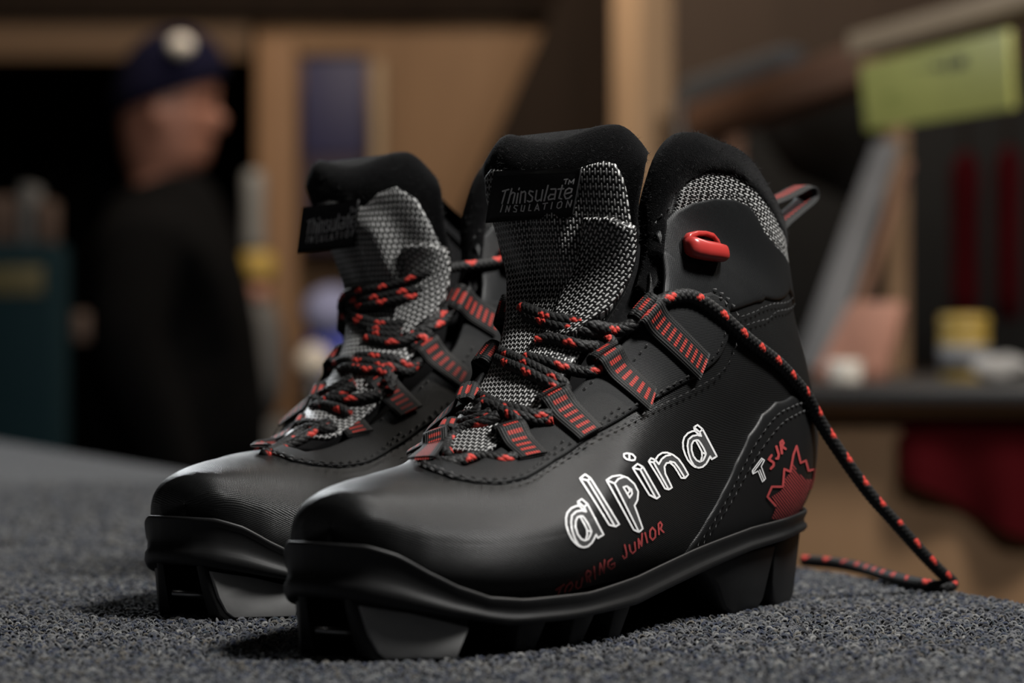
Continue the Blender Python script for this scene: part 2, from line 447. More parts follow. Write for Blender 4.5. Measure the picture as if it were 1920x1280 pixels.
def tube(name, pts, r, mat, parent, fleck=True, sides=24, step=.0004, phase=0.0, label=None, cap=True):
    P = np.asarray(pts, float)
    seg = np.linalg.norm(np.diff(P, axis=0), axis=1); L = np.concatenate([[0], np.cumsum(seg)])
    n = max(4, int(L[-1]/step)); q = np.linspace(0, L[-1], n); P = np.column_stack([np.interp(q, L, P[:, k]) for k in range(3)])
    K = 5
    pad = np.vstack([np.repeat(P[:1], K, 0), P, np.repeat(P[-1:], K, 0)])
    ker = np.ones(2*K+1)/(2*K+1); P = np.column_stack([np.convolve(pad[:, k], ker, 'valid') for k in range(3)])
    T = np.gradient(P, axis=0); T /= np.maximum(np.linalg.norm(T, axis=1, keepdims=True), 1e-9)
    up = np.array([0, 0, 1.0]) if abs(T[0, 2]) < .9 else np.array([1.0, 0, 0])
    Nn = np.zeros_like(P); a = np.cross(np.cross(T[0], up), T[0]); Nn[0] = a/np.linalg.norm(a)
    for i in range(1, n):
        a = Nn[i-1]-T[i]*(Nn[i-1]@T[i]); Nn[i] = a/np.linalg.norm(a)
    Bn = np.cross(T, Nn)
    th = np.arange(sides)/sides*2*math.pi; Q, TH = np.meshgrid(q, th, indexing='ij')
    a = TH/(2*math.pi)*12; b = Q/.0012
    hh = np.abs(np.sin(math.pi*(a*.5+b*.5)))*np.abs(np.sin(math.pi*(a*.5-b*.5)))
    hh = np.sqrt(hh)
    R = r*(.92+.13*hh)
    X = P[:, None, :]+Nn[:, None, :]*(np.cos(TH)*R)[..., None]+Bn[:, None, :]*(np.sin(TH)*R)[..., None]
    V = X.reshape(-1, 3); F = []
    for i in range(n-1):
        for j in range(sides):
            F.append((i*sides+j, i*sides+(j+1) % sides, (i+1)*sides+(j+1) % sides, (i+1)*sides+j))
    F.append(tuple(range(sides))[::-1]); F.append(tuple((n-1)*sides+j for j in range(sides)))
    ci = np.floor(a*.5+b*.5+.001); cj = np.floor(a*.5-b*.5+.001)
    ca = (ci+cj+1); cb = (ci-cj)*.0012
    red = np.zeros_like(TH)
    if fleck:
        for k, c0 in enumerate((2.5, 8.5)):
            da = np.abs((ca-c0+6) % 12-6)
            red = np.maximum(red, ((da < .7) & (((cb+phase)/.0122+k*.5) % 1 < .29)).astype(float))
    return mesh(name, V, F, mat, parent, attr={'red': red.ravel(), 'hgt': hh.ravel()}, label=label)

def join_mesh(parts):
    V = []; F = []; n = 0
    for v, f in parts:
        V.append(np.asarray(v, float)); F += [tuple(i+n for i in x) for x in f]; n += len(v)
    return np.vstack(V), F
def boxvf(c0, c1):
    (x0, y0, z0), (x1, y1, z1) = c0, c1
    V = [(x0,y0,z0),(x1,y0,z0),(x1,y1,z0),(x0,y1,z0),(x0,y0,z1),(x1,y0,z1),(x1,y1,z1),(x0,y1,z1)]
    F = [(0,3,2,1),(4,5,6,7),(0,1,5,4),(1,2,6,5),(2,3,7,6),(3,0,4,7)]
    return V, F
def bevel(o, wdt, seg=2):
    bm = bmesh.new(); bm.from_mesh(o.data)
    bmesh.ops.recalc_face_normals(bm, faces=bm.faces)
    es = [e for e in bm.edges if len(e.link_faces) == 2 and e.calc_face_angle(0) > .5]
    bmesh.ops.bevel(bm, geom=es, offset=wdt, segments=seg, profile=.5, affect='EDGES', clamp_overlap=True)
    bm.to_mesh(o.data); bm.free(); o.data.shade_smooth()
    try: o.data.set_sharp_from_angle(angle=.7)
    except Exception: pass
    return o
def prism(name, side, v0, v1, fr, mat, parent, bev=.0006, taper=None, label=None):
    """side: polygon in (u,z); v0,v1 scalars or per-vertex lists (local v of each face)"""
    n = len(side)
    a = v0 if hasattr(v0, '__len__') else [v0]*n; b = v1 if hasattr(v1, '__len__') else [v1]*n
    V = [(p[0], a[i], p[1]) for i, p in enumerate(side)]+[(p[0], b[i], p[1]) for i, p in enumerate(side)]
    F = [tuple(range(n))[::-1], tuple(range(n, 2*n))]+[(i, (i+1) % n, n+(i+1) % n, n+i) for i in range(n)]
    o = mesh(name, fr.w(np.array(V, float)), F, mat, parent, smooth=False, label=label)
    if bev: bevel(o, bev)
    return o

SOLE_W = np.array([(.0005, 0), (.0018, .008), (.006, .0165), (.014, .0245), (.026, .0305), (.045, .0345), (.07, .0355), (.10, .0365), (.13, .0395), (.16, .0430),
                   (.185, .0440), (.205, .0415), (.222, .0360), (.236, .0290), (.246, .0220), (.2525, .0150), (.2555, .0085), (.2565, .004), (.2568, 0)])
def sole_rim(u): return np.interp(u, [0, .03, .07, .11, .15, .18, .21, .222, .232, .240, .247, .253, .26], [.0340, .0330, .0302, .0252, .0197, .0170, .0170, .0184, .0222, .0268, .0318, .0345, .0352])
def sole_low(u): return np.interp(u, [0, .03, .07, .11, .15, .19, .215, .235, .26], [.0270, .0262, .0225, .0165, .0110, .0098, .0100, .0140, .0200])

def build_sole(fr, root):
    hp = catmull(SOLE_W, n=6); hp[:, 1] = np.maximum(hp[:, 1], 0)
    pl = np.vstack([hp, (hp*[1, -1])[::-1][1:-1]])          # closed outline (u,v)
    n = len(pl); u = pl[:, 0]; zr, zl = sole_rim(u), sole_low(u)
    cu = .13
    nx = np.roll(pl, -1, 0)-np.roll(pl, 1, 0); nr = np.column_stack([nx[:, 1], -nx[:, 0]]); nr /= np.maximum(np.linalg.norm(nr, axis=1, keepdims=True), 1e-9)
    if (nr[n//4]@(pl[n//4]-[cu, 0])) < 0: nr = -nr
    fwd = np.clip((u-.215)/.03, 0, 1)
    pl = pl-nr*np.where(u < .2, .0016, np.interp(u, [.2, .235], [.0016, .0]))[:, None]
    prof = [(-.0060, -.003, 1), (-.0012, .0000, 1), (.0000, .0007, 1), (.0006, .0007, 1), (.0009, .0002, 1), (.0008, -.0006, 1), (.0001, -.0020, 1), (-.0002, -.42, 0), (.0000, -.60, 0), (.0008, -.68, 0), (.0009, -.82, 0), (.0002, -.95, 0), (-.0012, -1.0, 0), (-.006, -1.0, 0), (-.020, -.9, 0)]
    V = []
    for o_, dz, ab in prof:
        z = zr+dz if ab else zr+(zr-zl)*dz
        oo = o_
        q = pl+nr*oo
        q[:, 1] = np.where(np.abs(pl[:, 1]) < 1e-6, 0, q[:, 1])
        if o_ < -.01: q = np.column_stack([np.clip(pl[:, 0], .02, .235), pl[:, 1]*.4])
        V.append(np.column_stack([q, z]))
    V = np.vstack(V); F = []
    for k in range(len(prof)-1):
        for i in range(n):
            F.append((k*n+i, k*n+(i+1) % n, (k+1)*n+(i+1) % n, (k+1)*n+i))
    k = len(prof)-1; F.append(tuple(k*n+i for i in range(n)))
    o = mesh('sole', fr.w(V), F, M['rubber'], root)
    bm = bmesh.new(); bm.from_mesh(o.data); bmesh.ops.recalc_face_normals(bm, faces=bm.faces); bm.to_mesh(o.data); bm.free()
    # toe blocks carrying the binding bar
    def sole_v(u): return np.interp(u, hp[:, 0], hp[:, 1])
    for sg in (1, -1):
        side = [(.2552, .0205), (.2528, .0110), (.2498, .0022), (.2478, .0004), (.2290, .0004), (.2252, .0130)]
        vo = [.0098, .0112, .0132, .0148, .0290, .0312]; vi = [.0070, .0075, .0080, .009, .012, .012]
        prism('toe_block', side, [x*sg for x in vi], [x*sg for x in vo], fr, M['rubber'], root, .0007)
        side2 = [(.2530, .0175), (.2505, .0085), (.2482, .0036), (.2462, .0016), (.2298, .0014), (.2268, .0102), (.2420, .0150)]
        va = [.0120, .0134, .0146, .0162, .0292, .0316, .0216]
        prism('side_plate', side2, [(x-.002)*sg for x in va], [(x+.0004)*sg for x in va], fr, M['plate'], root, .0003, label='smooth grey plate set into the toe of the sole')
    prism('binding_recess', [(.2380, .0175), (.2380, .003), (.2290, .003), (.2260, .0130)], -.012, .012, fr, M['rubber_dull'], root, .0004)
    # binding bar
    a = np.arange(14)/14*2*math.pi; V = []; 
    for vv in (-.0098, .0098):
        V += [(.2475+.0016*math.cos(x), vv, .0088+.0016*math.sin(x)) for x in a]
    F = [(i, (i+1) % 14, 14+(i+1) % 14, 14+i) for i in range(14)]+[tuple(range(14)), tuple(range(14, 28))[::-1]]
    mesh('binding_bar', fr.w(np.array(V)), F, M['steel'], root)
    # tread lugs
    for sg in (1, -1):
        for (a0, a1, b0, b1, zt) in ((.2075, .1965, .2060, .1980, .011), (.1835, .1720, .1820, .1745, .011), (.160, .149, .1585, .1505, .0118)):
            s_ = [(a0, zt), (b0, .0006), (b1, .0006), (a1, zt)]
            prism('tread_lug', s_, .008*sg, [(sole_v(x)-.004)*sg if z > .005 else (sole_v(x)-.008)*sg for x, z in s_], fr, M['rubber_dull'], root, .0008)
        # heel lugs
        s_ = [(.0960, .0185), (.0860, .0120), (.0760, .0030), (.0700, .0006), (.0520, .0006), (.0480, .0040), (.0475, .0235), (.0700, .0225)]
        prism('heel_lug', s_, .006*sg, [x*sg for x in (.031, .030, .0275, .0265, .0255, .026, .031, .032)], fr, M['rubber'], root, .0012)
        s_ = [(.0475, .0240), (.0450, .0100), (.0400, .0015), (.0370, .0006), (.0240, .0006), (.0195, .0030), (.0150, .0265)]
        prism('heel_lug', s_, .004*sg, [x*sg for x in (.0305, .0280, .0250, .0245, .0225, .0215, .0220)], fr, M['rubber'], root, .0012)
    prism('sole_core', [(.21, .0125), (.21, .0060), (.15, .0075), (.15, .0130)], -.014, .014, fr, M['rubber_dull'], root, .001)
    return o

def tongueN(tw=0, lean=0):
    f = lambda s, w: tongue(s, w, tw, lean)
    def g(s, w):
        P, n = with_normals(f, np.atleast_1d(np.asarray(s, float)), np.atleast_1d(np.asarray(w, float)), .05, .03)
        k = np.where(n[:, 0] < 0, -1, 1)[:, None]
        return P, n*k
    return f, g
_ts = np.linspace(0, 9, 100); _ta = np.concatenate([[0], np.cumsum(np.linalg.norm(np.diff(tongue(_ts, np.zeros(100)), axis=0), axis=1))])
def tongue_uv(s, w): return np.column_stack([w*np.interp(s, np.arange(len(TC)), TC[:, 2])*1.12, np.interp(s, _ts, _ta)])
TS = 2.4

def make_caster(fr):
    ts = np.concatenate([np.linspace(.0, 1.5, 24)[:-1], np.linspace(1.5, 16.5, 220)])
    return Caster(hull, ts, np.linspace(-1, 1, 241), fr, PHI_S)

def ribbon_strokes(strokes, width, cast, offs, fr_unused=None, step=3.0):
    """flat print: strokes in picture points laid on the surface"""
    V = []; F = []
    for st in strokes:
        st = np.asarray(st, float)
        closed = np.allclose(st[0], st[-1]); P = linear(st, step)
        n = len(P); T = np.gradient(P, axis=0)
        if closed: T[0] = T[-1] = P[1]-P[-2]
        # mitre-ish normals
        T /= np.maximum(np.linalg.norm(T, axis=1, keepdims=True), 1e-9); Nn = np.column_stack([-T[:, 1], T[:, 0]])
        rows = []
        for i in range(n):
            a = cast(*(P[i]+Nn[i]*width/2), offs); b = cast(*(P[i]-Nn[i]*width/2), offs)
            rows.append((a, b))
        for i in range(n):
            if rows[i][0] is None or rows[i][1] is None: rows[i] = None
        k0 = len(V); idx = []
        for r in rows:
            if r is None: idx.append(None)
            else: idx.append(len(V)); V += [r[0], r[1]]
        for i in range(n-1):
            if idx[i] is not None and idx[i+1] is not None: F.append((idx[i], idx[i]+1, idx[i+1]+1, idx[i+1]))
        # round ends
        for e in ((0, n-1) if not closed else (0,)):
            c = P[e]; ring = [cast(*(c+np.array([math.cos(q), math.sin(q)])*width/2), offs) for q in np.arange(8)/8*2*math.pi]
            if all(x is not None for x in ring):
                k = len(V); V += ring; F.append(tuple(range(k, k+8)))
        # corner dots
        if len(st) > 2:
            for c in st[1:-1]:
                ring = [cast(*(c+np.array([math.cos(q), math.sin(q)])*width/2), offs) for q in np.arange(8)/8*2*math.pi]
                if all(x is not None for x in ring):
                    k = len(V); V += ring; F.append(tuple(range(k, k+8)))
    return V, F
def fill_poly(poly, cast, offs, h=6):
    poly = np.asarray(poly, float); bd = linear(poly, h*.8, closed=True); lo, hi = bd.min(0), bd.max(0)
    gx, gy = np.meshgrid(np.arange(lo[0], hi[0], h), np.arange(lo[1], hi[1], h)); g = np.column_stack([gx.ravel(), gy.ravel()])
    g = g[inside(g, bd)]; g = g[dist_poly(g, bd) > h*.4]; nb = len(bd); pts = np.vstack([bd, g])
    vs, es, fs, *_ = delaunay_2d_cdt([Vector(p) for p in pts], [(i, (i+1) % nb) for i in range(nb)], [], 1, 1e-6)
    P2 = np.array([tuple(v) for v in vs]); V = [cast(*p, offs) for p in P2]
    F = [tuple(f) for f in fs if inside(P2[list(f)].mean(0)[None], bd)[0] and all(V[i] is not None for i in f)]
    V = [v if v is not None else Vector((0, 0, -5)) for v in V]
    used = sorted({i for f in F for i in f}); mp = {k: i for i, k in enumerate(used)}
    return [V[i] for i in used], [tuple(mp[i] for i in f) for f in F]

def crop(pts, ox, oy, k): return [(ox+x/k, oy+y/k) for x, y in pts]
A_ = [[(470,325),(400,325),(300,370),(220,460),(190,560),(195,700),(240,840),(300,960),(380,1050),(450,1100),(540,1120),(620,1100),(700,1030),(740,960),(785,870),(820,935),(930,870),(620,280),(510,190),(430,240),(450,315),(540,400)],
      [(430,240),(555,345),(620,280)], [(555,345),(590,430),(500,410),(400,430),(310,510),(290,640),(310,800),(360,950),(430,1070),(500,1115)],
      [(480,520),(420,540),(380,620),(380,740),(420,870),(490,960),(560,990),(630,960),(670,880),(695,810),(640,690),(560,560),(520,520),(480,520)],
      [(480,540),(600,760),(610,870),(580,970)], [(615,790),(690,820)], [(450,315),(470,325)]]
A_F = [(575,345),(620,300),(920,865),(825,920),(785,865),(740,950),(690,1020),(620,1085),(540,1100),(460,1070),(370,930),(310,790),(305,640),(330,520),(400,440),(480,425),(480,500),(420,540),(380,620),(380,740),(420,870),(490,960),(560,990),(630,960),(670,880),(695,810),(640,690),(560,560),(480,515),(480,430),(600,440)]
WORD = []; WFILL = []
for s_ in A_: WORD.append(crop(s_, 1040, 920, 10.667)); WORD.append(crop(s_, 1260, 780, 11.63))
WFILL += [crop(A_F, 1040, 920, 10.667), crop(A_F, 1260, 780, 11.63)]
for s_ in ([(180,425),(250,370),(320,420),(685,1010),(640,1040),(555,1020),(180,425)], [(180,425),(280,450),(320,420)], [(280,450),(625,1030)],
           [(525,440),(600,390),(700,370),(800,400),(890,480),(940,580),(930,690),(890,765),(930,870),(1000,1065),(950,1110),(880,1080),(525,440)],
           [(525,440),(630,480),(950,1110)], [(630,480),(680,420),(760,385)], [(745,525),(790,510),(850,550),(860,610),(825,660),(745,525)], [(800,520),(830,570),(800,610)]):
    WORD.append(crop(s_, 1060, 840, 7.111))
WFILL += [crop([(285,455),(320,425),(680,1005),(640,1030)], 1060, 840, 7.111),
          crop([(640,485),(690,425),(760,390),(800,405),(885,485),(930,580),(920,690),(880,765),(920,870),(990,1060),(950,1095),(800,800),(825,660),(860,610),(850,550),(790,510),(745,525),(825,660),(790,790)], 1060, 840, 7.111)]
for s_ in ([(295,530),(375,460),(470,510),(755,1005),(700,1045),(575,980),(295,530)], [(295,530),(420,555),(470,510)], [(420,555),(690,1040)],
           [(150,300),(200,285),(290,300),(340,350),(330,395),(280,405),(190,385),(150,345),(150,300)], [(240,300),(240,385)],
           [(740,690),(565,415),(605,360),(680,385),(730,310),(800,265),(880,260),(980,295),(1080,370),(1160,480),(1245,630),(1190,695),(1125,690),(1060,580),(1000,490),(930,430),(870,440),(835,500),(850,620),(900,720),(965,855),(910,890),(845,870),(740,690)],
           [(565,415),(650,430),(910,890)], [(650,430),(680,385),(740,460),(790,370),(860,315),(940,300)], [(930,410),(1010,430),(1080,520),(1190,695)]):
    WORD.append(crop(s_, 1150, 820, 9.143))
WFILL += [crop([(430,560),(470,520),(745,1000),(695,1030)], 1150, 820, 9.143),
          crop([(660,435),(690,410),(745,465),(800,375),(870,320),(960,305),(1070,380),(1150,490),(1230,630),(1190,680),(1080,510),(1000,425),(930,405),(860,430),(825,500),(840,620),(950,850),(905,875)], 1150, 820, 9.143)]
TJ = [crop(s_, 1030, 960, 8.0) for s_ in (
    [(80,1130),(200,1055)], [(150,1090),(120,1195)], [(300,1020),(330,1060),(290,1140),(240,1190),(215,1150),(240,1070),(300,1020)],
    [(385,1010),(375,1080),(410,1110),(450,1080),(470,960)], [(545,1010),(520,900),(545,855),(590,870),(590,920),(530,950)], [(560,940),(590,1010)],
    [(640,800),(660,970)], [(725,910),(730,750),(790,880),(795,700)], [(905,680),(850,720),(845,790),(900,830),(950,790),(945,740),(900,765)],
    [(1095,480),(1125,600),(1125,650),(1090,675),(1070,640)], [(1165,480),(1180,560),(1215,600),(1260,560),(1245,440)],
    [(1310,520),(1300,390),(1350,490),(1355,310)], [(1400,300),(1435,440)], [(1510,220),(1555,270),(1555,360),(1515,405),(1475,360),(1475,270),(1510,220)],
    [(1610,320),(1600,170),(1630,140),(1655,180),(1640,230),(1610,240)], [(1630,240),(1680,290)])]
TW = [crop(s_, 1390, 800, 6.737) for s_ in ([(80,545),(200,385),(235,410),(195,490),(250,640),(210,680),(155,545),(90,585),(80,545)], [(80,545),(105,550),(90,585)], [(105,550),(215,400)], [(175,530),(232,665)])]
T5 = [crop(s_, 1390, 800, 6.737) for s_ in ([(325,350),(290,400),(350,440),(350,480),(315,515)], [(385,240),(415,340),(405,390),(385,390)], [(455,325),(435,190),(460,165),(475,200),(450,240)], [(455,240),(500,270)])]
LEAF = crop([(640,235),(690,445),(755,415),(788,540),(870,525),(850,660),(820,760),(800,870),(750,940),(715,1060),(480,1150),(310,1150),(330,1080),(380,975),(275,865),(330,740),(468,740),(485,520),(560,555),(600,340),(640,235)], 1390, 800, 6.737)
LEAF_IN = crop([(560,570),(600,430),(650,570),(700,600),(770,650),(840,640),(790,800),(740,930),(700,1050),(480,1140),(320,1140),(400,970),(330,860),(430,800),(470,760),(480,660)], 1390, 800, 6.737)
TAGT = [crop(s_, 915, 310, 10.105) for s_ in (
    [(285,490),(400,455)], [(345,470),(275,720)], [(460,440),(385,715)], [(430,550),(480,510),(520,530),(480,715)], [(575,530),(545,715)], [(602,430),(590,460)],
    [(640,495),(610,710)], [(640,520),(700,490),(720,520),(705,700)], [(860,500),(800,480),(780,530),(850,600),(840,670),(790,690),(755,670)],
    [(930,475),(905,640),(940,680),(990,650)], [(1045,465),(1010,670)], [(1145,380),(1070,670)], [(1200,450),(1290,445),(1290,480),(1265,640)], [(1280,550),(1190,550),(1150,600),(1155,650),(1270,625)],
    [(1415,380),(1350,620),(1400,635)], [(1335,450),(1440,440)], [(1460,540),(1580,510),(1600,450),(1540,430),(1480,470),(1450,560),(1480,630),(1540,620),(1590,570)])]
TAGT2 = [crop(s_, 915, 310, 10.105) for s_ in (
    [(1450,270),(1520,260)], [(1490,265),(1470,350)], [(1530,355),(1550,280),(1580,330),(1640,260),(1620,350)],
    [(285,750),(245,880)], [(340,880),(370,760),(400,875),(430,765)], [(570,765),(520,755),(500,800),(550,835),(540,880),(490,875)], [(650,755),(630,860),(680,870),(705,760)],
    [(800,740),(775,855),(820,855)], [(890,855),(945,730),(970,850)], [(910,820),(965,820)], [(1050,725),(1135,712)], [(1095,720),(1070,830)], [(1225,700),(1200,820)],
    [(1390,680),(1330,710),(1310,790),(1340,815),(1390,790),(1410,710),(1390,680)], [(1485,795),(1515,670),(1560,785),(1595,660)])]

NEAR = Frame((.095, .984), 54.0)
FAR = Frame((0.0291, 1.1065), 56.5)
CN = make_caster(NEAR)
def pp(pts): return CN.path(pts)
# throat (inner eyestay edge) and eyestay outer seam on the side turned to the camera, from the toe centre upwards
THROAT = np.vstack([[(3.35, 0)], [(3.15, .045*PHI_S)], pp([(868,884),(895,874),(930,852),(965,828),(1010,798),(1045,765),(1090,724),(1135,682),(1165,648),(1192,605),(1212,560),(1219,510)])])
EY_OUT = np.vstack([[(2.90, 0)], [(2.76, .03*PHI_S)], [(2.62, .09*PHI_S)], pp([(845,902),(890,910),(940,912),(985,902),(1040,868),(1100,826),(1160,790),(1230,748),(1300,708),(1345,668),(1360,630),(1364,590),(1352,562),(1325,548),(1290,552)])])
THROAT_M = np.vstack([[(3.35, 0), (3.62, -.05*PHI_S), (3.95, -.09*PHI_S), (4.35, -.115*PHI_S)], THROAT[THROAT[:, 0] > 4.6]*[1, -1]])
EY_M = np.vstack([[(2.90, 0), (3.12, -.05*PHI_S), (3.45, -.12*PHI_S), (3.9, -.19*PHI_S), (4.5, -.245*PHI_S)], EY_OUT[EY_OUT[:, 0] > 5.0][:]*[1, -1]])
COLLAR_TOP = np.array([(9.6, .205), (10.8, .21), (12.2, .222), (13.6, .24), (15.0, .275), (15.8, .325), (16.1, .385), (16.0, .45), (15.85, .53), (15.35, .61), (15.0, .7), (14.75, .82), (14.65, .92), (14.65, 1.0)])
BAND_TOP = pp([(1262,392),(1272,358),(1298,328),(1330,314),(1365,317),(1400,338),(1430,372),(1449,405)])
ANK_TOP = pp([(1226,440),(1240,418),(1262,394),(1290,378),(1330,370),(1368,372),(1397,384),(1415,408),(1428,436),(1446,458),(1464,478)])
ANK_BOT = pp([(1474,545),(1430,560),(1395,574),(1360,585),(1300,590),(1240,594),(1224,596)])
CNT = pp([(1500,742),(1480,742),(1450,753),(1425,776),(1400,815),(1375,868),(1350,922),(1322,972),(1292,1018),(1276,1040)])
CNT_B = np.array([(7.5, .845*PHI_S), (8.1, .87*PHI_S), (8.8, .89*PHI_S), (9.4, .93*PHI_S), (9.7, 1*PHI_S)])
for nm_, a_ in (('THROAT', THROAT), ('EY', EY_OUT), ('BAND', BAND_TOP), ('ANKT', ANK_TOP), ('ANKB', ANK_BOT), ('CNT', CNT), ('CNTB', CNT_B)):
    if DEBUG: print(nm_, [(round(x, 2), round(y/PHI_S, 3)) for x, y in a_])
def proj(P): return 960+P[:, 0]/P[:, 1]*FPX, 640-(P[:, 2]-CAMH)/P[:, 1]*FPX
if DEBUG:
    x_, y_ = proj(NEAR.w(hull(COLLAR_TOP[:, 0], COLLAR_TOP[:, 1]))); print('collar px', [(int(a), int(b)) for a, b in zip(x_, y_)])

def stitches(paths, offs, fr, gap=.0036, ln=.0026, wd=.00047, mirror=True, scale=PHI_S, fN=hullN):
    V = []; F = []
    for path in paths:
        P2 = catmull(path, step=.12)
        for sg in ((1, -1) if mirror else (1,)):
            P, N = fN(P2[:, 0], sg*P2[:, 1]/scale); P = P+N*offs
            seg = np.linalg.norm(np.diff(P, axis=0), axis=1); L = np.concatenate([[0], np.cumsum(seg)])
            for q in np.arange(gap/2, L[-1]-ln, gap):
                a = np.array([np.interp(q, L, P[:, k]) for k in range(3)]); b = np.array([np.interp(q+ln, L, P[:, k]) for k in range(3)])
                n = np.array([np.interp(q, L, N[:, k]) for k in range(3)]); d = (b-a); s_ = np.cross(d, n); s_ /= max(np.linalg.norm(s_), 1e-9)
                c = (a+b)/2+n*wd*.9; k = len(V)
                V += [a-n*wd*.3, c+s_*wd, c+n*wd*.3, c-s_*wd, b-n*wd*.3]
                F += [(k, k+1, k+2), (k, k+2, k+3), (k+4, k+2, k+1), (k+4, k+3, k+2)]
    return fr.w(np.array(V)), F
def shift_path(P, d):
    """offset a parameter path sideways by d metres"""
    P = catmull(P, step=.15); T = np.gradient(P, axis=0); T /= np.maximum(np.linalg.norm(T, axis=1, keepdims=True), 1e-9)
    return P+np.column_stack([-T[:, 1], T[:, 0]])*d/.02

def build_boot(fr, root, far, D):
    bx = Vector(root.location)
    caster = CN if not far else make_caster(fr)
    tf, tN = tongueN(*( (D['tw'], D['lean']) ))
    tcast = Caster(tf, np.linspace(.0, 8.9, 120), np.linspace(-1, 1, 61), fr, TS)
    nv = len(caster.vl)
    allb = BVHTree.FromPolygons(caster.vl+tcast.vl, caster.faces+[tuple(i+nv for i in f) for f in tcast.faces])
    O = Vector((0, 0, CAMH))
    def mk(bvh):
        def c(px, py, off):
            d = (at(px, py, 1)-O).normalized(); h = bvh.ray_cast(O, d)
            if h[0] is None: return None
            n = h[1]
            if n.dot(d) > 0: n = -n
            return h[0]+n*off
        return c
    chull, ctong, call = mk(caster.bvh), mk(tcast.bvh), mk(allb)
    def lacepath(pts, smooth=True):
        """(px, py[, lift | ('D', depth)]) -> 3D path"""
        P = []
        for p in pts:
            d = at(p[0], p[1], 1)-O
            if len(p) > 2 and isinstance(p[2], tuple): P.append((p[0], p[1], p[2][1])); continue
            lift = p[2] if len(p) > 2 else 0
            h = allb.ray_cast(O, d.normalized())
            if h[0] is None:
                best = min(((allb.find_nearest(O+d*k)[3], k) for k in np.linspace(.76, 1.1, 60)), key=lambda z: z[0]); y = best[1]
            else:
                y = h[0].y-(.0036+lift)
            P.append((p[0], p[1], y))
        P = np.array(P); Q = np.column_stack([P[:, :2]/200., P[:, 2:]*8]); Q = catmull(Q, n=10)
        return np.array([tuple(at(q[0]*200, q[1]*200, q[2]/8)) for q in Q])

    build_sole(fr, root)
    th = THROAT
    # ---- upper shell: one sheet round the foot, open over the instep
    topL = [(a-.45, (b+.05*max(0, 1-max(0, b-.2)/.35))*PHI_S) for a, b in COLLAR_TOP]
    side = np.vstack([[(0.0, 1*PHI_S)], [(t, PHI_S) for t in np.arange(1, 15, 1.)], np.array(topL)[::-1], th[::-1]])
    side_m = np.vstack([side[:len(side)-len(th)]*[1, -1], THROAT_M[::-1]])
    poly = np.vstack([side, side_m[::-1][1:]])
    toe_edge = np.array([(0.0, p*PHI_S) for p in np.linspace(-1, 1, 21)])[1:-1]
    poly = np.vstack([poly, toe_edge])
    panel('upper', hullN, hull_uv, fr, poly, PHI_S, -.0002, .0008, M['nylon'], root, h=.14, rim=.0008, skirt=.0018, norim=lambda a, b: ((a < .3) | (np.abs(b) > .96)).astype(float))
    # ---- eyestay
    up = np.vstack([EY_OUT, THROAT[:-1][::-1]]); um = np.vstack([EY_M, THROAT_M[:-1][::-1]])
    poly = np.vstack([up, um[::-1][1:-1]])
    panel('eyestay', hullN, hull_uv, fr, poly, PHI_S, .0012, .0008, M['eyestay'], root, h=.13, rim=.0009, unit=.02, label='coarser woven band round the lace opening')
    # ---- ankle panels, bands, counters
    at_ = np.vstack([ANK_TOP, [(ANK_TOP[-1][0]-.1, PHI_S*.93), (ANK_TOP[-1][0]-.15, PHI_S)]])
    ab_ = np.vstack([[(ANK_BOT[0][0]-.2, PHI_S), (ANK_BOT[0][0]-.1, PHI_S*.93)], ANK_BOT])
    for sg in (False, True):
        panel('ankle_panel', hullN, hull_uv, fr, np.vstack([at_, ab_]), PHI_S, .0008, .0009, M['panel'], root, h=.14, rim=.001, mirror=sg)
        bt = np.vstack([BAND_TOP, [(BAND_TOP[-1][0]-.35, PHI_S*.94), (BAND_TOP[-1][0]-.45, PHI_S)]])
        lowb = at_[1:].copy(); lowb[:, 0] -= .35
        panel('mesh_band', hullN, hull_uv, fr, np.vstack([bt, lowb[::-1]]), PHI_S, .0006, .0009, M['mesh'], root, h=.14, rim=.0008, mirror=sg, label='grey and black woven band below the padded collar')
        cp = np.vstack([[(CNT[0][0]+.0, PHI_S)], CNT, CNT_B])
        panel('heel_counter', hullN, hull_uv, fr, cp, PHI_S, .0006, .0009, M['counter'], root, h=.14, rim=.001, mirror=sg)
    # ---- padded collar: outside roll from front edge round the back to the other front edge, and the lining inside
    ct = COLLAR_TOP.copy(); ct2 = np.array([(t, 2-p) for t, p in ct[::-1][1:]])
    full_top = catmull(np.vstack([ct, ct2]), n=4)
    bt = np.vstack([BAND_TOP/[1, PHI_S], [(BAND_TOP[-1][0]-.35, .94), (BAND_TOP[-1][0]-.45, 1.0)]])
    lo_ = np.vstack([[(9.4, .235), (10.6, .25), (11.8, .275)], bt-[.25, 0]]); lo2 = np.array([(t, 2-p) for t, p in lo_[::-1][1:]])
    poly = np.vstack([full_top, np.vstack([lo_, lo2])[::-1]])*[1, PHI_S]
    col_ = panel('collar', hullN, lambda a, b: np.column_stack([a*.02, b*.1]), fr, poly, PHI_S, -.0035, .0068, M['fleece'], root, h=.14, rim=.0075, skirt=.0030, label='thick soft black collar roll')
    # lining : inner wall
    n1, n2 = 26, 90
    ph = np.linspace(.20, 1.80, n2); ttop = np.interp(ph, full_top[:, 1], full_top[:, 0])
    V = []; 
    for i in range(n1):
        k = i/(n1-1); t = ttop*(1-k)+k*np.interp(np.abs(ph-1), [0, .8], [7.0, 7.5])
        P, N = hullN(t, ph); dpt = -.0010-.0045*min(1, k*9); V.append(P+N*dpt)
    V = np.vstack(V); F = [(i*n2+j, i*n2+j+1, (i+1)*n2+j+1, (i+1)*n2+j) for i in range(n1-1) for j in range(n2-1)]
    mesh('lining', fr.w(V), F, M['lining'], root)
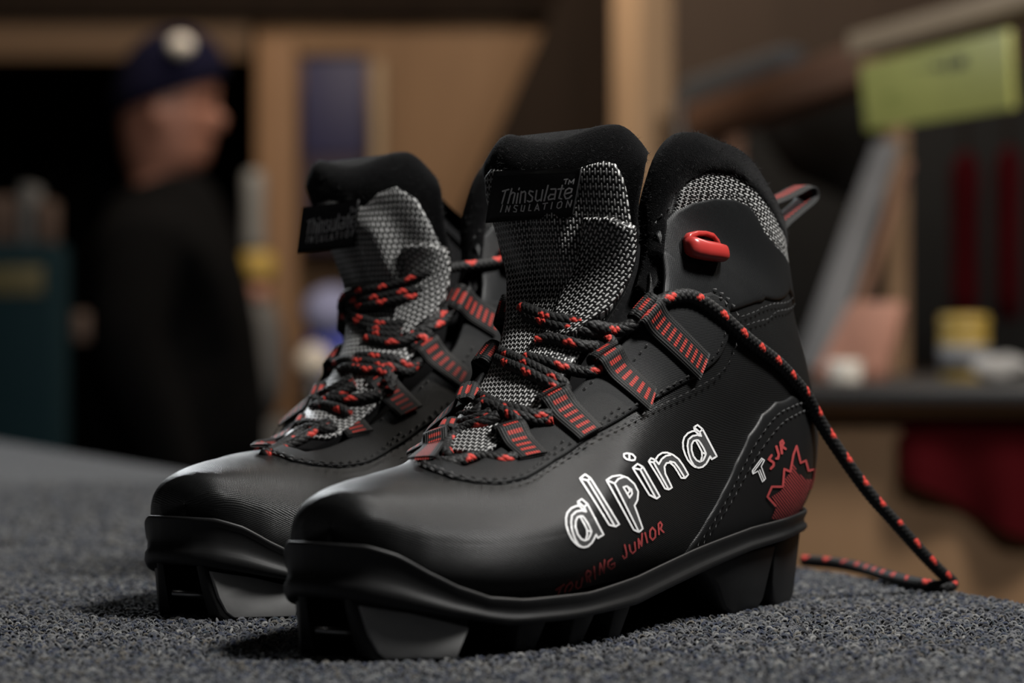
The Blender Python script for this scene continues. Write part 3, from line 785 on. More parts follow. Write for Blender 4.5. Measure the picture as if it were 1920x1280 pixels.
    # insole closing the inside
    il = SOLE_W[(SOLE_W[:, 0] > .01) & (SOLE_W[:, 0] < .235)]
    pl = np.vstack([il*[1, .86], (il*[1, -.86])[::-1]]); mesh('insole', fr.w(np.column_stack([pl, np.full(len(pl), .036)])), [tuple(range(len(pl)))], M['lining'], root)
    # ---- tongue
    ns, nw = 70, 40
    S = np.linspace(.05, 9.0, ns); V = []
    for s in S:
        e = math.sqrt(max(0, 1-((s-8.3)/.72)**2)) if s > 8.3 else 1.0
        a = np.linspace(-1, 1, nw); P, N = tN(np.full(nw, s), a); N = tN(np.full(nw, min(s, 8.4)), a*.55)[1]; q = np.sqrt(1-a*a)
        V.append(P+N*(-.0035*(1-e))); 
        a2 = a[::-1][1:-1]; P, N = tN(np.full(nw-2, s), a2); N = tN(np.full(nw-2, min(s, 8.4)), a2*.55)[1]; q = np.sqrt(np.clip(1-np.abs(a2)**3, 0, 1)); V.append(P-N*((.0035+(.0045*q)*e)[:, None] if s > 8.3 else ((.0015+.0065*q)[:, None])))
    R = 2*nw-2; V = np.vstack(V); F = [(i*R+j, i*R+(j+1) % R, (i+1)*R+(j+1) % R, (i+1)*R+j) for i in range(ns-1) for j in range(R)]
    F += [tuple(range(R)), tuple((ns-1)*R+j for j in range(R))[::-1]]
    tg = mesh('tongue', fr.w(V), F, M['fleece'], root, label='black fleece tongue faced with grey woven mesh')
    bm = bmesh.new(); bm.from_mesh(tg.data); bmesh.ops.recalc_face_normals(bm, faces=bm.faces); bm.to_mesh(tg.data); bm.free()
    mp = tcast.path(D['mesh_top']) if not far else np.array(D['mesh_top_p'])*[1, TS]
    L = [('p', s, -.965) for s in np.arange(.5, mp[0][0]-.4, .8)]; Rr = [('p', s, .965) for s in np.arange(.5, mp[-1][0]-.4, .8)][::-1]
    poly = np.vstack([tcast.path(L), mp, tcast.path(Rr)])
    def folds(s, w_):
        sm = lambda x: np.clip(x, 0, 1)**2*(3-2*np.clip(x, 0, 1))
        win = sm((s-4.8)/.8)*sm((7.6-s)/.9)
        return win*(.0020*sm((w_+.28)/.12)*sm((.42-w_)/.35)+.0006*np.sin(w_*9+s))+.0006*np.sin(s*2.3+w_*2)*sm((s-.5)/1)
    panel('mesh_facing', tN, tongue_uv, fr, poly, TS, .0003, .0010, M['mesh'], tg, h=.16, rim=.0012, extra=folds, unit=.0125, label='grey and black woven mesh facing')
    gp = np.array(D['gusset'])*[1, TS]
    def flap(s, w_): return .0016+.0034*np.clip((w_-.40)/.5, 0, 1)*(1-np.clip((w_-.85)/.3, 0, 1)*.6)
    panel('gusset_fold', tN, lambda s, w_: tongue_uv(s, w_)@np.array([[.86, .5], [-.5, .86]]), fr, gp, TS, .0006, .0010, M['mesh'], tg, h=.16, rim=.0012, skirt=.003, extra=flap, unit=.0125, label='folded flap of grey woven mesh')
    # ---- fleece fibres
    def fibres(ob, parent, n, ln=.0011):
        me = ob.data; nvt = len(me.vertices); co = np.empty(nvt*3); me.vertices.foreach_get('co', co); co = co.reshape(-1, 3)
        pc = np.array([p.center[:] for p in me.polygons]); pn = np.array([p.normal[:] for p in me.polygons]); pa = np.array([p.area for p in me.polygons])
        ok = pc[:, 2] > .085; pa = pa*ok; id_ = rng.choice(len(pa), n, p=pa/pa.sum())
        f3 = [me.polygons[int(i)].vertices[:3] for i in id_]; A3 = co[[f[0] for f in f3]]; B3 = co[[f[1] for f in f3]]; C3 = co[[f[2] for f in f3]]
        w_ = rng.dirichlet((1, 1, 1), n); c_ = A3*w_[:, :1]+B3*w_[:, 1:2]+C3*w_[:, 2:]; nn = pn[id_]
        d1 = nn+rng.normal(0, .55, (n, 3)); d1 /= np.linalg.norm(d1, axis=1, keepdims=True); d2 = d1+rng.normal(0, .7, (n, 3)); d2 /= np.linalg.norm(d2, axis=1, keepdims=True)
        L_ = ln*rng.uniform(.5, 1.6, (n, 1)); t_ = np.cross(d1, rng.normal(size=(n, 3))); t_ /= np.linalg.norm(t_, axis=1, keepdims=True); t_ = t_*.00003
        V = np.stack([c_-t_, c_+t_, c_+d1*L_*.6+t_*.7, c_+d1*L_*.6-t_*.7, c_+d1*L_*.6+d2*L_*.6], 1).reshape(-1, 3)
        F = []
        for i in range(n): k = i*5; F += [(k, k+1, k+2, k+3), (k+3, k+2, k+4)]
        o = mesh('fleece_fibres', V, F, M['fibre'], parent, smooth=False); o['kind'] = 'stuff'
    fibres(tg, tg, 9000); fibres(col_, root, 9000)
    # ---- brand tag
    q = D['tag']
    c0 = ctong(*D['tag_ref'], 0); n0 = (O-c0)
    def tagpt(px, py, off):
        h = ctong(px, py, off)
        if h is None or D.get('tag_flat'):
            # plane through the reference point, facing mostly along the tongue normal
            nrm = D['tag_n']; d = at(px, py, 1)-O; k = (c0-O).dot(nrm)/d.dot(nrm); q_ = O+d*k
            q_ += nrm*(-off if nrm.dot(d) > 0 else off)
            return q_ if h is None or q_.y < h.y else h
        return h
    hh_ = tcast.bvh.ray_cast(O, (at(*D['tag_ref'], 1)-O).normalized()); D['tag_n'] = (hh_[1] if hh_[1].y < 0 else -hh_[1])
    D['tag_n'] = (D['tag_n']*.7+Vector((0, -.3, 0))).normalized(); c0 = c0+D['tag_n']*.0015
    n1, n2 = 18, 10; V = []
    for k, off in ((0, .0034), (1, .0022)):
        for j in range(n2):
            for i in range(n1):
                a, b = i/(n1-1), j/(n2-1)
                x = (q[0][0]*(1-a)+q[1][0]*a)*(1-b)+(q[3][0]*(1-a)+q[2][0]*a)*b; y = (q[0][1]*(1-a)+q[1][1]*a)*(1-b)+(q[3][1]*(1-a)+q[2][1]*a)*b
                V.append(tagpt(x, y, off))
    m = n1*n2; F = [(j*n1+i, j*n1+i+1, (j+1)*n1+i+1, (j+1)*n1+i) for j in range(n2-1) for i in range(n1-1)]
    F += [tuple(m+x for x in f)[::-1] for f in F]
    rim_ = [i for i in range(n1)]+[j*n1+n1-1 for j in range(1, n2)]+[(n2-1)*n1+i for i in range(n1-2, -1, -1)]+[j*n1 for j in range(n2-2, 0, -1)]
    F += [(rim_[i], rim_[(i+1) % len(rim_)], m+rim_[(i+1) % len(rim_)], m+rim_[i]) for i in range(len(rim_))]
    tagb = BVHTree.FromPolygons([tuple(v) for v in V], F[:len(F)//2])
    tg2 = mesh('woven_tag', np.array([tuple(v) for v in V]), F, M['tag'], tg, label='small black woven tag with grey lettering')
    f = D['tag_map']
    ctag = mk(tagb)
    V, F = ribbon_strokes([[f(*p) for p in s_] for s_ in TAGT], D['tw1'], ctag, .0002, step=2.5)
    V2, F2 = ribbon_strokes([[f(*p) for p in s_] for s_ in TAGT2], D['tw2'], ctag, .0002, step=2.5)
    V, F = join_mesh([([tuple(v) for v in V], F), ([tuple(v) for v in V2], F2)])
    mesh('lettering', V, F, M['tag_text'], tg2, smooth=False)
    # ---- webbing loops
    for li, (a, b, wd) in enumerate(list(D['loops'])+MED_LOOPS):
        a, b = np.array(a, float), np.array(b, float); n = 26; V = []; U = []; med = li >= len(D['loops'])
        Pc = []; 
        for i in range(n):
            k = i/(n-1); p = a+(b-a)*k
            if med: Pc.append(Vector(fr.w(hull(p[0], p[1]))[0])); continue
            h = chull(*p, 0) or call(*p, 0)
            if h is None:
                h = Pc[-1] if Pc else O+(at(*p, 1)-O)*caster_d(allb, O, at(*p, 1)-O)
            Pc.append(h)
        Pc = np.array([tuple(x) for x in Pc]); 
        T = np.gradient(Pc, axis=0); T /= np.maximum(np.linalg.norm(T, axis=1, keepdims=True), 1e-9)
        view = Pc-np.array(tuple(O)); Ns = []
        for i in range(n):
            hh = caster.bvh.find_nearest(Vector(Pc[i])); nn = hh[1]
            if med:
                q_ = fr.w(hull(6.0, 0.0)*[1, 0, .35])[0]
                if nn.dot(Vector(Pc[i]-q_)) < 0: nn = -nn
            elif nn.dot(Vector(view[i])) > 0: nn = -nn
            Ns.append(tuple(nn))
        Ns = np.array(Ns); Ns = np.array([np.mean(Ns[max(0, i-4):i+5], axis=0) for i in range(n)]); Ns /= np.linalg.norm(Ns, axis=1, keepdims=True)
        X = np.cross(T, Ns); X /= np.linalg.norm(X, axis=1, keepdims=True)
        # bulge near the opening, then curl underneath
        Ck = []; 
        path = []; dist = np.concatenate([[0], np.cumsum(np.linalg.norm(np.diff(Pc, axis=0), axis=1))])
        for k in range(9):      # curl
            q = math.pi*(1-k/8)
            cc = Pc[0]+Ns[0]*.0030-T[0]*.0002; path.append((cc-T[0]*.0030*math.sin(q)+Ns[0]*(.0030*-math.cos(q))*-1*(-1), Ns[0]*math.cos(math.pi-q)*-1-T[0]*math.sin(q), -0.0094+k*.0094/8, X[0]))
        for i in range(1, n):
            lift = .0030+.0036*math.exp(-(dist[i]/.004)**2)
            path.append((Pc[i]+Ns[i]*lift, Ns[i], dist[i], X[i]))
        V = []; U = []; nc = 9; th_ = .0011
        pts_ = np.array([x[0] for x in path]); tt = np.gradient(pts_, axis=0); tt /= np.maximum(np.linalg.norm(tt, axis=1, keepdims=True), 1e-9)
        for i, (c, nn, dv, x) in enumerate(path):
            no = np.cross(x, tt[i]); no /= max(np.linalg.norm(no), 1e-9)
            if no@nn < 0: no = -no
            for j in range(nc):
                e = -1+2*j/(nc-1); V.append(c+x*e*wd/2+no*th_*.5*math.sqrt(1-.7*e*e)); U.append((e, dv))
            for j in range(nc-1, -1, -1):
                e = -1+2*j/(nc-1); V.append(c+x*e*wd/2-no*th_*.5*math.sqrt(1-.7*e*e)); U.append((e, dv))
        R = 2*nc; n_ = len(path); F = [(i*R+j, i*R+(j+1) % R, (i+1)*R+(j+1) % R, (i+1)*R+j) for i in range(n_-1) for j in range(R)]
        F += [tuple(range(R)), tuple((n_-1)*R+j for j in range(R))[::-1]]
        mesh('lace_loop', np.array(V), F, M['webbing'], root, uv=np.array(U), label='black webbing lace loop with red bars' if li == 0 else None)
    # ---- hook
    for sg in ((1,) if not far else (1,)):
        Pq, Nq = hullN(*[np.array([x]) for x in (HOOK[0], HOOK[1]*sg)]); c = fr.w(Pq+Nq*.0016)[0]; n_ = fr.w(Pq+Nq)[0]-fr.w(Pq)[0]
        e1 = np.array([*(-fr.u), 0.0]); e1 -= n_*(e1@n_); e1 /= np.linalg.norm(e1); e1 = e1*math.cos(.04)+np.array([0, 0, -1])*math.sin(.04); e2 = np.cross(n_, e1); e2 *= np.sign(e2[2]); 
        parts = []
        def loft(cs):
            V = []; k = 18
            for (x, y, z, ry, rz) in np.array(cs)*[1.22, 1.08, 1.1, 1.08, 1.1]:
                for a in range(k):
                    q = 2*math.pi*a/k; cq, sq = math.cos(q), math.sin(q)
                    V.append(c+e1*x+e2*(y+ry*np.sign(cq)*abs(cq)**.8)+n_*(z+rz*np.sign(sq)*abs(sq)**.8))
            F = [(i*k+j, i*k+(j+1) % k, (i+1)*k+(j+1) % k, (i+1)*k+j) for i in range(len(cs)-1) for j in range(k)]+[tuple(range(k))[::-1], tuple((len(cs)-1)*k+j for j in range(k))]
            return V, F
        parts.append(loft([(-.0078, -.0002, .0020, .0006, .0006), (-.0074, -.0006, .0020, .0028, .0022), (-.0055, -.0010, .0022, .0032, .0028), (-.002, -.0018, .0026, .0030, .0030), (.003, -.0022, .0026, .0029, .0031), (.006, -.0024, .0024, .0027, .0028), (.0074, -.0025, .0020, .0020, .0020), (.0080, -.0025, .0018, .0006, .0006)]))
        parts.append(loft([(-.0074, .0014, .0010, .0010, .0012), (-.0062, .0026, .0012, .0012, .0014), (-.002, .0038, .0008, .0009, .0011), (.002, .0041, .0004, .0008, .0010), (.0052, .0036, .0002, .0009, .0010), (.0070, .0016, .0002, .0012, .0010), (.0076, -.0012, .0004, .0012, .0010)]))
        V, F = join_mesh(parts); hk = mesh('lace_hook', V, F, M['hook'], root, label='glossy red plastic lace hook')
        V, F = loft([(-.0085, -.001, -.0010, .0020, .0004), (-.0070, -.001, -.0008, .0046, .0006), (0, -.001, -.0004, .0062, .0008), (.0080, -.0015, -.0008, .0046, .0006), (.0095, -.0015, -.0010, .0020, .0004)])
        mesh('hook_base', V, F, M['lining'], root)
    # ---- heel pull tab
    cl = catmull([(.030, .1400), (.014, .1430), (-.004, .1475), (-.0160, .1512), (-.0205, .1500), (-.0195, .1465), (-.008, .1410), (.004, .1350), (.014, .1270), (.020, .1180)], n=7)
    V = []; U = []; d_ = 0
    T = np.gradient(cl, axis=0); T /= np.linalg.norm(T, axis=1, keepdims=True); Nn = np.column_stack([-T[:, 1], T[:, 0]])
    for i, p in enumerate(cl):
        if i: d_ += np.linalg.norm(cl[i]-cl[i-1])
        for e, s_ in ((-1, .3), (-.5, 1), (0, 1), (.5, 1), (1, .3), (1, -.3), (.5, -1), (0, -1), (-.5, -1), (-1, -.3)):
            x = p+Nn[i]*s_*.0011; V.append((x[0], e*.0052+.004, x[1])); U.append((e, d_))
    F = [(i*10+j, i*10+(j+1) % 10, (i+1)*10+(j+1) % 10, (i+1)*10+j) for i in range(len(cl)-1) for j in range(10)]
    mesh('pull_tab', fr.w(np.array(V)), F, M['webbing'], root, uv=np.array(U), label='black webbing pull tab with red bars')
    # ---- seams
    eo = EY_OUT[:-1]
    em_ = EY_M[:-1]*[1, -1]; V, F = stitches([shift_path(eo, .0016), shift_path(eo, -.0012)], .0021, fr, mirror=False)
    V4, F4 = stitches([shift_path(em_, .0016)*[1, -1], shift_path(em_, -.0012)*[1, -1]], .0021, fr, mirror=False)
    V2, F2 = stitches([shift_path(ANK_TOP, -.0016), shift_path(ANK_BOT[:4], -.0016), shift_path(ANK_BOT[:4], -.0034)], .0019, fr)
    V3, F3 = stitches([D_ for D_ in EYE_ROWS], .0021, fr)
    Vj, Fj = join_mesh([(V, F), (V2, F2), (V3, F3), (V4, F4)])
    o = mesh('stitching', Vj, Fj, M['thread'], root, smooth=False); o['kind'] = 'stuff'
    V, F = stitches([shift_path(CNT, -.0018), shift_path(CNT, -.0036)], .0017, fr)
    o = mesh('stitching', V, F, M['thread_grey'], root, smooth=False, label='paler double seam round the heel'); o['kind'] = 'stuff'
    # ---- prints
    if not far:
        V, F = ribbon_strokes(WORD, 3.4, chull, .00085, step=3)
        mesh('side_lettering', [tuple(v) for v in V], F, M['print_white'], root, smooth=False, label='white outlined lettering')
        Ps = [fill_poly(p, chull, .00078) for p in WFILL]; V, F = join_mesh([([tuple(v) for v in a], b) for a, b in Ps])
        mesh('letter_faces', V, F, M['print_grey'], root, smooth=False, label='grey dotted faces of the white letters')
        V, F = ribbon_strokes(TJ, 3.3, chull, .00085, step=3)
        mesh('side_lettering', [tuple(v) for v in V], F, M['print_red'], root, smooth=False, label='small red lettering below the white word')
        V, F = ribbon_strokes(TW, 1.7, chull, .0018, step=3)
        mesh('heel_lettering', [tuple(v) for v in V], F, M['print_white'], root, smooth=False, label='white outlined letter')
        V, F = ribbon_strokes(T5, 4.6, chull, .0018, step=3)
        mesh('heel_lettering', [tuple(v) for v in V], F, M['print_red'], root, smooth=False, label='small red characters')
        V, F = ribbon_strokes([LEAF[:11]], 3.6, chull, .0018, step=3); V_, F_ = ribbon_strokes([LEAF[13:]], 3.9, chull, .0018, step=3)
        hat = []
        li = np.array(LEAF_IN)
        for k in np.arange(-200, 200, 5.6):
            a = np.array([1390+60+k, 780.]); d = np.array([.62, .785]); L = np.arange(0, 300, 1.5); pts = a+np.outer(L, d); ins = inside(pts, li)
            if ins.any():
                idx = np.where(ins)[0]; brk = np.where(np.diff(idx) > 1)[0]; st = 0
                for e in list(brk)+[len(idx)-1]:
                    i0, i1 = idx[st], idx[e]; st = e+1
                    if i1-i0 > 2: hat.append([tuple(pts[i0]), tuple(pts[i1])])
        Vh, Fh = ribbon_strokes(hat, 1.35, chull, .00175, step=5)
        Vj, Fj = join_mesh([([tuple(v) for v in V], F), ([tuple(v) for v in V_], F_), ([tuple(v) for v in Vh], Fh)])
        lf = mesh('leaf_emblem', Vj, Fj, M['print_red'], root, smooth=False, label='red outlined maple leaf on the heel')
        Pf = fill_poly(LEAF_IN, chull, .00168); mesh('leaf_shading', [tuple(v) for v in Pf[0]], Pf[1], M['print_dark_red'], lf, smooth=False)
    # ---- laces
    allp = list(D['laces'])
    for k_, dx_, dy_ in D['twins']: allp.append([(p[0]+dx_, p[1]+dy_) for p in D['laces'][k_]])
    for i, pts in enumerate(allp):
        tube('lace', lacepath(pts), .0020 if len(pts) < 14 else .0023, M['lace'], root, phase=i*.0041, label='black braided lace flecked with red' if i == 0 else None)
    return caster
def caster_d(bvh, O, d): return min(((bvh.find_nearest(O+d*k)[3], k) for k in np.linspace(.76, 1.1, 60)), key=lambda z: z[0])[1]
_hk = CN.param(1308, 464); HOOK = (_hk[0], _hk[1]/PHI_S)
EYE_ROWS = [pp([(1000,888),(1018,870),(1045,845),(1065,828)]), pp([(1000,815),(1045,778)]), pp([(1098,822),(1130,790),(1160,768)]), pp([(1085,748),(1120,712)]), pp([(1205,760),(1235,738),(1262,715)]), pp([(1175,690),(1200,660),(1215,640)])]

NEAR_D = dict(tw=.0, lean=.0,
    mesh_top=[('p',7.45,-.96),('p',7.85,-.93),('p',8.0,-.82),(940,318),(990,332),(1050,328),(1100,312),(1135,303),(1155,308),(1170,335),(1180,380),(1187,430)],
    gusset=[(6.75,.44),(6.8,.75),(6.6,.98),(5.6,.99),(4.3,.97),(3.6,.75),(3.6,.20),(4.5,.20),(5.6,.33)],
    tag=[(941,323),(1097,319),(1081,405),(927,415)], tag_ref=(1010,370), tag_map=lambda x, y: (x, y), tw1=3.0, tw2=2.2,
    loops=[((957,826),(999,869),.0098), ((1040,760),(1105,824),.0100), ((1130,680),(1212,756),.0104), ((1203,586),(1308,690),.0106), ((832,838),(792,876),.0085)],
    laces=[
      [(978,576),(1006,588),(1039,599),(1080,604),(1113,611),(1150,619),(1176,614),(1200,596),(1226,572),(1262,556),(1300,556),(1350,589),(1400,634),(1456,678),(1490,714,.001),(1514,745,('D',.932)),(1541,796,('D',.942)),(1586,864,('D',.950)),(1631,926,('D',.958)),(1681,982,('D',.968)),(1726,1033,('D',.978)),(1766,1074,('D',.988)),(1785,1090,('D',.996)),(1783,1098,('D',.993)),(1760,1099,('D',.990)),(1715,1092,('D',1.001)),(1664,1079,('D',1.027)),(1614,1064,('D',1.064)),(1563,1055,('D',1.085)),(1505,1050,('D',1.098))],
      [(985,592),(1020,604),(1051,614),(1095,620),(1131,628),(1150,645),(1140,662)],
      [(940,660),(970,674),(997,686),(1027,702),(1048,712),(1062,728),(1050,748)],
      [(985,668),(1010,676),(1045,684),(1075,694),(1104,698),(1130,690)],
      [(876,746),(908,757),(940,766),(968,786),(982,806),(975,826),(955,832)],
      [(900,742),(935,760),(975,770),(1005,779),(1035,776)],
      [(908,760),(890,776),(862,782),(838,794),(817,804),(804,820),(800,842),(808,862)],
      [(925,772),(895,786),(862,795),(838,812),(824,830),(828,850)],
      [(806,862),(830,868),(862,864),(890,856),(920,858),(945,862),(968,856)],
      [(1003,640),(1030,634),(1060,640),(1090,648),(1120,650)],
    ])
def fmap(x, y):
    k = (x-942)/132.
    return (577+k*91, 427-k*2+(y-370)*1.02-(x-942)*.015)
NEAR_D['twins'] = [(2, -8, 12), (5, 6, 11), (7, 12, 6)]
FAR_D = dict(tw=.08, lean=.0145, tag_flat=True,
    mesh_top_p=[(7.35,-.96),(7.6,-.9),(7.7,-.6),(7.55,-.2),(7.5,.0),(7.8,.25),(7.9,.5),(7.6,.72),(7.0,.85),(6.2,.93)],
    gusset=[(6.4,.46),(6.5,.75),(6.4,.98),(5.6,.99),(4.3,.97),(3.6,.75),(3.6,.3),(4.5,.3),(5.6,.42)],
    tag=[(577,387),(681,374),(671,463),(566,474)], tag_ref=(640,430), tag_map=fmap, tw1=2.4, tw2=1.6,
    loops=[((636,775),(676,826),.0098), ((717,726),(770,782),.0100), ((795,660),(862,717),.0104), ((853,567),(925,612),.0106), ((502,836),(486,851),.0060)],
    laces=[
      [(662,598),(645,588),(642,568),(655,550),(690,545),(730,538),(770,525),(815,509),(850,501),(885,497),(945,488),(965,484)],
      [(660,588),(690,603),(725,609),(760,608),(802,603),(828,590),(845,568)],
      [(690,622),(725,630),(757,628),(783,618),(800,622),(808,640),(800,655)],
      [(630,684),(645,676),(684,679),(715,686),(730,702),(722,722)],
      [(668,668),(695,668),(720,672),(746,677),(775,688),(792,668)],
      [(583,768),(595,760),(617,761),(640,768),(655,776)],
      [(608,750),(640,750),(667,748),(690,744),(715,738)],
      [(592,756),(600,742),(620,732),(645,718),(665,708)],
      [(487,844),(508,834),(532,818),(556,800),(575,793),(600,798),(622,790)],
      [(500,850),(530,840),(560,826),(585,812),(610,800)],
      [(655,690),(690,694),(720,694),(740,700)],
      [(655,565),(690,562),(725,556),(760,548),(800,545)],
    ])

MED_LOOPS = []
for a_, b_, w_ in NEAR_D['loops'][:4]:
    p0, p1 = CN.param(*a_), CN.param(*b_); MED_LOOPS.append(((p0[0], -p0[1]/PHI_S), (p1[0], -p1[1]/PHI_S), w_))
boot1 = empty('ski_boot', (*(NEAR.w(np.array([[.12, 0, 0]]))[0][:2]), 0), 'black touring boot in front, white outlined word on its side, one lace trailing behind', 'boot', 'pair of boots on the carpet')
build_boot(NEAR, boot1, False, NEAR_D)
SKEW[0] = .0060
FAR_D['twins'] = [(2, -4, 12), (3, 6, 13), (4, -10, 11), (7, 4, 12), (11, 0, 12), (1, 4, 11), (8, 8, 9)]
boot2 = empty('ski_boot', (*(FAR.w(np.array([[.12, 0, 0]]))[0][:2]), 0), 'black touring boot half hidden behind the other, no word showing on its side', 'boot', 'pair of boots on the carpet')
build_boot(FAR, boot2, True, FAR_D)
#PART3

# ------------------------------------------------------------------ more materials
def wood(name, c0, c1, scale=1.0, rough=.6, axis='Z'):
    t = NT(name); tc = t.n('ShaderNodeTexCoord'); mp = t.n('ShaderNodeMapping')
    mp.inputs['Scale'].default_value = (12*scale, 12*scale, 1.2*scale) if axis == 'Z' else (1.2*scale, 12*scale, 12*scale)
    t.t.links.new(tc.outputs['Object'], mp.inputs[0]); nz = t.noise(3, 6, .6, mp.outputs[0])
    t.set(Base_Color=t.mix(nz, c0, c1), Roughness=rough); t.b.inputs['Specular IOR Level'].default_value = .15; t.bump(nz, .2, .002); return t.m
M['ply'] = wood('brown_plywood', (.18, .105, .058), (.30, .185, .105), .6)
M['pine'] = wood('orange_pine', (.46, .29, .17), (.66, .45, .28), 1)
M['pine_pale'] = wood('pale_pine', (.27, .20, .13), (.36, .27, .18), 1)
M['walnut'] = wood('dark_wood', (.010, .007, .005), (.022, .014, .010), 1, .95)
M['redwood'] = wood('reddish_wood', (.16, .085, .055), (.24, .13, .085), 1, axis='X')
M['panelwood'] = wood('counter_front_wood', (.17, .10, .052), (.26, .16, .09), .5)
M['black'] = plain('black_laminate', (.010, .010, .011), .45)
M['near_black'] = plain('dark_backing', (.006, .0055, .005), .9)  # painted near-black for the unlit far room, booth inside and counter gap
M['floor'] = plain('dark_floor', (.05, .045, .04), .7, noise=(6, .3))
M['ceil'] = plain('ceiling_paint', (.10, .085, .07), .9)
M['blue'] = plain('blue_print', (.022, .021, .070), .6, noise=(4, .35)); M['darkblue'] = plain('navy_knit', (.0035, .0035, .014), .95, spec=.1, noise=(200, .4))
M['teal'] = plain('teal_paint', (.005, .018, .024), .8, spec=.1); M['yellow'] = plain('yellow_card', (.37, .37, .095), .55, noise=(14, .10))
M['yellow2'] = plain('yellow_plastic', (.36, .24, .045), .5); M['cream'] = plain('cream', (.62, .58, .52), .6)
M['greyboard'] = plain('grey_board', (.13, .13, .135), .55, noise=(5, .3)); M['pink'] = plain('salmon_board', (.42, .20, .14), .6, noise=(5, .2))
M['skin'] = plain('skin', (.22, .10, .07), .5, noise=(25, .15)); M['jacket'] = plain('black_jacket', (.0032, .0032, .0035), .95, spec=.06, noise=(12, .4))
M['darkred'] = plain('dark_red_cloth', (.040, .0022, .0035), .95, spec=.05, noise=(8, .35)); M['hair'] = plain('grey_hair', (.05, .045, .04), .8)
M['trouser'] = plain('dark_trousers', (.012, .012, .014), .8); M['sheet'] = plain('grey_sheet', (.065, .068, .075), .8)
M['bluecloth'] = plain('bright_blue_cloth', (.035, .05, .32), .8, noise=(20, .3)); M['paleblue'] = plain('pale_blue_cloth', (.22, .24, .40), .8, noise=(20, .3))
M['boxbrown'] = plain('dull_brown_card', (.07, .042, .03), .8); M['ink'] = plain('dark_ink', (.02, .02, .012), .7); M['greycloth'] = plain('grey_cloth', (.10, .10, .10), .85, noise=(15, .3))

def bx(name, c0, c1, mat, parent=None, bev=.004, rot=None, label=None):
    V, F = boxvf(c0, c1); V = np.array(V, float)
    if rot:
        c = np.array(rot[0]); R = np.array(Matrix.Rotation(rot[1], 3, rot[2])); V = (V-c)@R.T+c
    o = mesh(name, V, F, mat, parent, smooth=False, label=label)
    if bev: bevel(o, bev, 2)
    return o
def tag(o, label, cat, group=None, kind=None):
    if kind: o['kind'] = kind
    else: o['label'] = label; o['category'] = cat
    if group: o['group'] = group
    return o
def quadslab(name, P, th, mat, parent=None, bev=.003, label=None):
    """four corners in space, thickened away from the lens"""
    P = [Vector(p) for p in P]; n = (P[1]-P[0]).cross(P[3]-P[0]).normalized()
    if n.dot(P[0]-Vector((0, 0, CAMH))) < 0: n = -n
    V = [tuple(p) for p in P]+[tuple(p+n*th) for p in P]; F = [(0,1,2,3),(7,6,5,4)]+[(i,4+i,4+(i+1)%4,(i+1)%4) for i in range(4)]
    o = mesh(name, V, F, mat, parent, smooth=False, label=label)
    if bev: bevel(o, bev, 2)
    return o
def Z(py, D): return CAMH-(py-640)/FPX*D
def X(px, D): return (px-960)/FPX*D
FL = -1.02
CT = Z(724, 2.6)
def onC(px, D): return Vector((X(px, D), D, CT+.012))
# ------------------------------------------------------------------ room shell
def st(o): o['kind'] = 'structure'; return o
st(bx('floor', (-4.2, -2.2, FL-.1), (4.2, 9.4, FL), M['floor'], bev=0))
st(bx('ceiling', (-4.2, -2.2, 1.95), (4.2, 9.4, 2.05), M['ceil'], bev=0))
st(bx('wall_left', (-4.3, -2.2, FL), (-4.2, 9.4, 1.95), M['near_black'], bev=0))
st(bx('wall_right', (4.2, -2.2, FL), (4.3, 9.4, 1.95), M['walnut'], bev=0))
st(bx('wall_front', (-4.2, -2.3, FL), (4.2, -2.2, 1.95), M['walnut'], bev=0))
st(bx('wall_far', (-4.2, 9.4, FL), (4.2, 9.5, 1.95), M['near_black'], bev=0))
WY = 6.3
wb = st(bx('wall_back', (X(478, WY), WY, FL), (X(1150, WY), WY+.12, 1.95), M['ply'], bev=.004))
st(bx('trim_1', (-4.2, WY-.02, Z(112, WY)), (X(470, WY), WY+.12, Z(38, WY)), wood('header_wood', (.10, .062, .036), (.16, .10, .06), .6, axis='X'), bev=.004))
st(bx('trim_2', (-4.2, WY-.06, Z(38, WY)), (X(1150, WY), WY+.12, 1.95), M['walnut'], bev=.004))
PY = 5.9
st(bx('trim_3', (X(478, PY), PY, FL), (X(556, PY), PY+.10, Z(70, PY)), wood('brown_post_wood', (.17, .095, .05), (.27, .16, .09), 1), bev=.01))
st(bx('trim_4', (X(690, PY), PY+.15, FL), (X(714, PY), PY+.24, Z(100, PY)), M['pine_pale'], bev=.006))
# hanging blue banner between the posts
bn = empty('banner', (X(627, 6.15), 6.15, Z(300, 6.15)), 'narrow blue banner hanging on the brown wall between two upright posts', 'banner')
bx('banner_cloth', (X(566, 6.15), 6.15, Z(292, 6.15)), (X(688, 6.15), 6.158, Z(108, 6.15)), M['blue'], bn, .002)
bx('banner_panel', (X(566, 6.15), 6.152, Z(470, 6.15)), (X(688, 6.15), 6.16, Z(294, 6.15)), plain('plum_cloth', (.035, .022, .035), .8), bn, .002, label='dark plum lower part')
bx('banner_rod', (X(560, 6.15), 6.146, Z(110, 6.15)), (X(692, 6.15), 6.162, Z(101, 6.15)), M['walnut'], bn, .003)
# sloping dark stair stringer and dark bay beside it
sd = quadslab('stair_stringer', [at(1062, -40, 5.7), at(1160, -40, 5.7), at(1160, 760, 5.7), at(790, 560, 5.7)], .10, M['walnut'])
tag(sd, 'dark sloping stair side against the brown wall, left of the bright post', 'stair side')
# bright square post, turned so that two faces show
c = at(1204, 400, 4.5); a = .074
po = bx('square_post', (c.x-a/2, c.y-a/2, FL), (c.x+a/2, c.y+a/2, 1.95), M['pine'], None, .004, rot=((c.x, c.y, 0), math.radians(38), 'Z'))
po['kind'] = 'structure'; po.name = 'trim_5'
